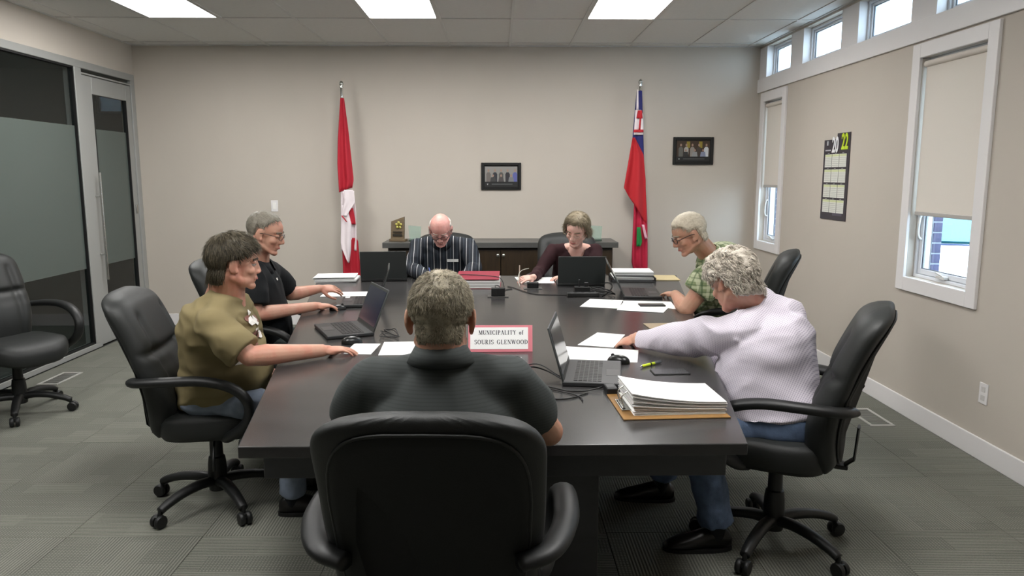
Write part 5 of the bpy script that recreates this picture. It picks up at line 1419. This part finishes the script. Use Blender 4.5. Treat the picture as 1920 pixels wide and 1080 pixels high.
# --- 3: black polo ---
BP = mat('black_polo_cotton', '17191B', .85, spec=.25, vary=.1, vscale=6)
w3 = pz(592, 574, .80)
E3 = dict(label='man in a black polo shirt and glasses, seated second along the left side', face=4, pelvis=(-1.44, 4.50, .61), chest=tuple(atY(482, 545, 4.42)), neck=tuple(atY(484, 492, 4.36)),
 head=tuple(atY(499, 438, 4.30)), hyaw=2, hpitch=-14, hs=1.03, skin=SK2, nr=.058, faceargs=dict(brow='6E6456', eye='down'),
 shR=p(474, 523, 4.2), shL=p(508, 508, 4.60), elR=p(478, 590, 4.16), elL=p(545, 552, 4.74), wrR=w3, wrL=p(600, 541, 4.92), arm=1.05,
 handR=dict(f=V(pz(640, 572, .79))-V(w3), curl=.45), handL=dict(f=(.8, .35, -.05), b=(0, -.5, .85), curl=.45), sleeve='short', slen=.72, sloose=1.2, shirt=BP, shirtname='polo_shirt', bw=1.08, bd=1.1, belly=.03, seed=11,
 wr=folds(11, .007, 6), collar=True, knR=(-1.12, 4.36, .52), knL=(-1.08, 4.68, .52), anR=(-1.1, 4.40, .10), anL=(-1.06, 4.68, .10), trousers=mat('dark_green_grey_trousers', '3B4341', .85, vary=.1, vscale=20), vox=.0045)
b3, H3 = person(E3)
hairdo(b3, b3, H3, 1.03, region(.082, .03, .03, -.065, peak=-.25, soft=.03), lambda x, y, z: .005, 3600, lambda x, y, z: .022, hairmat('grey_short_hair', '5C574C', 'A39C8E'), comb_crown(-.03, .10, .3, .2), lift=.3, wdt=.0013, seed=6)
glasses(b3, H3, 1.03)
# --- 4: striped shirt ---
m = stripemat('navy_pinstripe_shirt', '23272E', 'B9BCBB', (1, 0, 0), .055, .075, .75, second=[((1, 0, 0), .055, .04, .42, '4A5560')])
w4, w4l = pz(803, 521, .80), pz(866, 519, .80)
E4 = dict(label='balding man in a dark striped shirt and glasses, writing at the far end', face=-90, pelvis=(-.475, 6.50, .61), chest=(-.48, 6.42, .90), neck=(-.48, 6.31, 1.06),
 head=tuple(atY(826, 432, 6.16)), hyaw=-91, hpitch=-34, hs=1.10, wide=1.0, skin=SK3, nr=.062, jowl=1.2, faceargs=dict(brow='B9A79A', eye='down'),
 shR=(-.69, 6.37, .99), shL=(-.26, 6.37, .99), elR=p(772, 503, 6.22), elL=p(889, 503, 6.22), wrR=w4, wrL=w4l, arm=1.1,
 handR=dict(f=(.35, -.7, -.1), curl=.8, b=(-.3, 0, 1)), handL=dict(f=(-.35, -.75, -.1), curl=.6, b=(.3, 0, 1)), sleeve='long', shirt=m, shirtname='striped_shirt', bw=1.15, bd=1.15, belly=.04, seed=17,
 wr=folds(17, .008, 6), collar=True, knR=(-.60, 6.08, .52), knL=(-.36, 6.08, .52), anR=(-.60, 6.02, .10), anL=(-.36, 6.02, .10), trousers=BLK, vox=.0048)
b4, H4 = person(E4)
hairdo(b4, b4, H4, 1.10, lambda x, y, z: 1 if (-.04 < z < .062 and y < .005 and abs(x)+(-y) > .06 and not (y > -.034 and z < .03)) else 0, lambda x, y, z: .004, 1200, lambda x, y, z: .012, hairmat('white_fringe_hair', 'B5ABA2', 'E9E4DE'), lambda x, y, z: V((0, -.5, -1)), lift=.3, wdt=.0014, seed=7)
glasses(b4, H4, 1.10, z=-.002, rim=.0022)
# --- 5: woman ---
MRN = mat('dark_maroon_knit', '2E191C', .85, spec=.2, vary=.12, vscale=8)
w5, w5l = pz(1000, 520, .80), pz(1064, 518, .795)
def exb(q): pass
E5 = dict(label='woman in a dark maroon v-neck top, smiling down as she writes at the far end', face=-94, pelvis=(.63, 6.50, .61), chest=tuple(atY(1075, 498, 6.36)), neck=tuple(atY(1080, 463, 6.25)),
 head=tuple(atY(1081, 432, 6.10)), hyaw=-116, hpitch=-24, hroll=-9, hs=1.1, skin=SK4, nr=.050, faceargs=dict(brow='8A7660', eye='down', lip='B0605C', smile=True),
 shR=p(1037, 470, 6.34), shL=p(1116, 470, 6.36), elR=p(1013, 508, 6.20), elL=p(1114, 512, 6.14), wrR=w5, wrL=w5l, arm=.92,
 handR=dict(f=(-.75, -.35, -.05), curl=.75, b=(-.1, -.5, .8), S=.95), handL=dict(f=(-.9, -.25, -.05), curl=.35, S=.95), sleeve='long', shirt=MRN, shirtname='v_neck_top', bw=.98, bd=1.0, belly=.03, seed=19,
 wr=folds(19, .006, 6), knR=(.52, 6.08, .52), knL=(.73, 6.08, .52), anR=(.53, 6.02, .10), anL=(.73, 6.02, .10), trousers=BLK, vox=.0045)
b5, H5 = person(E5)
# v-neck opening showing skin
tp_ = next(c for c in b5.children if c.name.startswith('v_neck_top'))
bm = bmesh.new(); bm.from_mesh(tp_.data); nk = V(E5['neck']); ch = V(E5['chest'])
def inv(co):
    u = (nk.z+.03-co.z)
    return co.y < nk.y+.02 and co.z > nk.z-.135 and abs(co.x-nk.x-.002) < .088-.088*max(0, u-.03)/.135
dele = [f for f in bm.faces if inv(f.calc_center_median())]
bmesh.ops.delete(bm, geom=dele, context='FACES')
for _ in range(10):
    bmesh.ops.smooth_vert(bm, verts=[v for v in bm.verts if v.is_boundary and v.co.y < nk.y+.03], factor=.5, use_axis_x=True, use_axis_y=True, use_axis_z=True)
bm.to_mesh(tp_.data); bm.free()
q = MB(); torso(q, [(ch+V((0, 0, -.06)), .13, .118, .05), (ch, .14, .125, .06), (ch.lerp(nk, .45), .112, .103, .05), (ch.lerp(nk, .78), .072, .074, .05), (nk, .062, .062, .055), (nk+V((0, -.01, .03)), .05, .052, .05)], V((-1, 0, 0)), V((0, -1, 0)))
remeshed(q, 'upper_chest', SK4, b5, .008, 4)
hairdo(b5, b5, H5, 1.1, region(.074, .01, -.03, -.09, soft=.02), lambda x, y, z: .020 if z > 0 else .018, 4200, lambda x, y, z: .03 if (y > .04 and abs(x) < .03) else (.045 if z > .03 else .06), hairmat('ash_blond_hair', '51483A', 'A4967A'), lambda x, y, z: V((x*6+(.5 if y > .03 and x > -.02 else 0), .1 if y > 0 else -.1, -1.0 if z < .08 else -.35)), lift=.15, wdt=.0017, seed=8, segs=4, wave=.08, mess=.12, clump=.3, csc=16)
glasses(b5, H5, 1.1, m=mat('thin_gold_frame', 'A89878', .3, metal=.6), rim=.0009, rx=.022, rz=.014)
# --- 6: green plaid ---
ax6 = Matrix.Rotation(rad(20), 3, 'Z')
m = stripemat('green_plaid_shirt', '7F8A66', 'C4C6A8', tuple(ax6 @ V((1, 0, 0))), .045, .38, .85, second=[(tuple(ax6 @ V((0, 0, 1))), .040, .38, 0, 'BFC4A4'), (tuple(ax6 @ V((0, 1, 0))), .05, .25, .2, '4E6242'), (tuple(ax6 @ V((0, 0, 1))), .040, .12, .5, '445A3C'), (tuple(ax6 @ V((1, 0, 0))), .045, .14, .55, '46583C')], plaid=.62)
w6 = pz(1266, 552, .80)
E6 = dict(label='man in a green plaid shirt and dark glasses, typing at the far right', face=165, pelvis=(1.52, 4.82, .61), chest=tuple(atY(1350, 515, 4.70)), neck=tuple(atY(1330, 478, 4.60)),
 head=tuple(atY(1291, 440, 4.50)), hyaw=181, hpitch=-24, hs=1.04, skin=SK5, nr=.060, faceargs=dict(brow='8F8472', eye='down'),
 shL=p(1342, 506, 4.46), shR=p(1350, 496, 4.90), elL=p(1287, 580, 4.46), elR=(1.47, 5.10, .78), wrL=w6, wrR=(1.38, 4.92, .69), arm=1.25,
 handL=dict(f=V(pz(1228, 546, .79))-V(w6), curl=.45, spread=1.3), handR=dict(f=(-.8, -.4, -.1), curl=.4), sleeve='short', slen=.60, sloose=1.28, shirt=m, shirtname='plaid_shirt', bw=1.1, bd=1.15, belly=.05, seed=23, extra_shirt=lambda q, g: q.ell(atY(1356, 492, 4.74), (.15, .19, .135), 20, 12),
 wr=folds(23, .007, 6), collar=True, knR=(1.20, 5.00, .52), knL=(1.16, 4.68, .52), anR=(1.18, 4.98, .10), anL=(1.15, 4.7, .10), trousers=BLK, vox=.0045)
b6, H6 = person(E6)
hairdo(b6, b6, H6, 1.04, region(.072, .025, .03, -.06), lambda x, y, z: .010, 3600, lambda x, y, z: .022, hairmat('white_blond_hair', '9A8C74', 'E6DECB'), comb_crown(-.05, .10, .3, .1), lift=.35, wdt=.0013, seed=9)
glasses(b6, H6, 1.04, rim=.0022)
# --- 7: curly grey hair, pale shirt ---
m = stripemat('pale_dotted_shirt', 'C9C2CC', 'A69FB0', (.4, .0, .92), .0075, .36, .8, second=[((.75, -.6, -.2), .0075, .5, .3, 'D6CFD8')])
w7 = tuple(atZ(1192, 634, .815))
E7 = dict(label='curly grey haired man in a pale dotted shirt, reaching across the table for a sheet', face=160, pelvis=(1.20, 3.06, .61), chest=tuple(atY(1440, 635, 3.12)), neck=tuple(atY(1416, 572, 3.16)),
 head=tuple(atY(1371, 529, 3.12)), hyaw=120, hpitch=-28, hs=1.02, skin=SK2, nr=.064, faceargs=dict(brow='8F8A80'),
 shL=p(1402, 618, 3.02), shR=(1.17, 3.34, .92), elL=p(1290, 636, 3.28), elR=(1.10, 3.52, .78), wrL=w7, wrR=(.97, 3.40, .665), arm=1.12,
 handL=dict(f=V(pz(1148, 645, .765))-V(w7), b=(-.1, -.25, 1), curl=.55, thumb=.6, spread=.5), handR=dict(f=(-1, 0, -.1), curl=.3), sleeve='long', shirt=m, shirtname='long_sleeved_shirt', bw=1.32, bd=1.42, belly=.08, su=1.22, hem=-.02, ts=1.12, ls=1.2, seed=29, extra_shirt=lambda q, g: q.ell(atY(1448, 610, 3.16), (.15, .19, .14), 20, 12).ell(atY(1426, 572, 3.16), (.09, .105, .085), 20, 12),
 wr=folds(29, .009, 5, (.8, .8, 1.3)), knL=(.84, 2.99, .52), knR=(.82, 3.34, .52), anL=(.93, 2.99, .12), anR=(.80, 3.48, .14), trousers=mat('blue_denim', '5A6C88', .85, vary=.22, vscale=25, bump=.2, bscale=200), legname='jeans', toeL=(-1, -.03, 0), toeR=(-1, .1, 0), vox=.0042)
b7, H7 = person(E7)
hairdo(b7, b7, H7, 1.02, region(.055, .0, .02, -.085), lambda x, y, z: .026 if z > -.02 else .018, 5200, lambda x, y, z: .040, hairmat('curly_grey_hair', '6F675C', 'F0E6D6'), comb_crown(-.03, .1, .5), lift=.45, wdt=.0028, seed=10, segs=6, wave=1.2, rough=.006, clump=.9, csc=30)
# name badge, pens
q = V((atY(848, 490, 6.2)))
MB().box((q.x, 6.262, q.z), (.095, .004, .022)).build('name_badge', mat('white_badge', 'D8DAD8', .4), b4)
def pen(a, b_, lab, col, r_=.0042):
    a, b_ = V(a), V(b_); d = (b_-a).normalized(); e = empty('pen', a, 0, lab, 'pen'); L_ = (b_-a).length
    MB().tube([d*.012, d*L_], r_, 10).build('pen_barrel', mat('pen_'+col, col, .3), e, smooth=True, angle=40)
    MB().tube([d*0, d*.012], [.0008, r_*.8], 10).build('pen_tip', CHROME, e, smooth=True, angle=40)
def held_pen(wr, f, lean, lab, col, reach=.125):
    wr = V(wr); f = V(f); f.z = 0; f.normalize(); t = wr+f*reach; t.z = .7625
    pen(t, t+V(lean), lab, col)
held_pen(w4, (.35, -.7, 0), (-.045, .055, .125), 'blue pen in the hand of the man in the striped shirt', '5A6FB8')
held_pen(w5, (-.75, -.35, 0), (.005, .035, .135), 'slim pale pen held upright in the woman\'s writing hand', 'B9A79A')
# flat prints laid on the cloth by casting onto it
def decal(shirt, nm, m, origin, direction, right, up, poly, off=.0025):
    bv = BVHTree.FromPolygons([v.co.copy() for v in shirt.data.vertices], [tuple(p_.vertices) for p_ in shirt.data.polygons])
    d = V(direction).normalized(); vs = []
    c = (sum(q_[0] for q_ in poly)/len(poly), sum(q_[1] for q_ in poly)/len(poly))
    for u, v_ in [c]+list(poly):
        o_ = V(origin)+V(right)*u+V(up)*v_
        h, n_, i_, ds = bv.ray_cast(o_, d, 1.0)
        if h is None: return None
        vs.append(h-d*off)
    k = len(poly)
    o = MB().add(vs, [(0, 1+i, 1+(i+1) % k) for i in range(k)]).build(nm, m, shirt)
    o.modifiers.new('s', 'SOLIDIFY').thickness = .001
    return o
ts = next(c for c in b2.children if c.name.startswith('tshirt')); rnd = random.Random(2)
for k in range(16):
    u, v_ = rnd.uniform(-.13, .10), rnd.uniform(-.11, .11); a0 = rnd.uniform(0, 6); rr = rnd.uniform(.018, .036)
    poly = [(u+rr*(1+.4*sin(3*a0+j))*cos(a0+j*1.05), v_+rr*.7*(1+.4*cos(2*a0+j*2))*sin(a0+j*1.05)) for j in range(6)]
    decal(ts, 'chest_print', mat('print_white', 'E4E0DA', .7) if k % 3 else mat('print_rust', '7E5348', .7), (-.7, 3.36, .86), (-1, -.05, .02), (0, 1, 0), (0, 0, 1), poly, off=.003+.0004*k)
ps_ = next(c for c in b3.children if c.name.startswith('polo_shirt'))
c3 = V(E3['chest']); decal(ps_, 'chest_logo', mat('print_white', 'E4E0DA', .7), (c3.x+.5, c3.y-.08, c3.z+.075), (-1, .1, 0), (0, 1, 0), (0, 0, 1), [(-.010, -.006), (.010, -.006), (.010, .008), (-.010, .008)], off=.004)
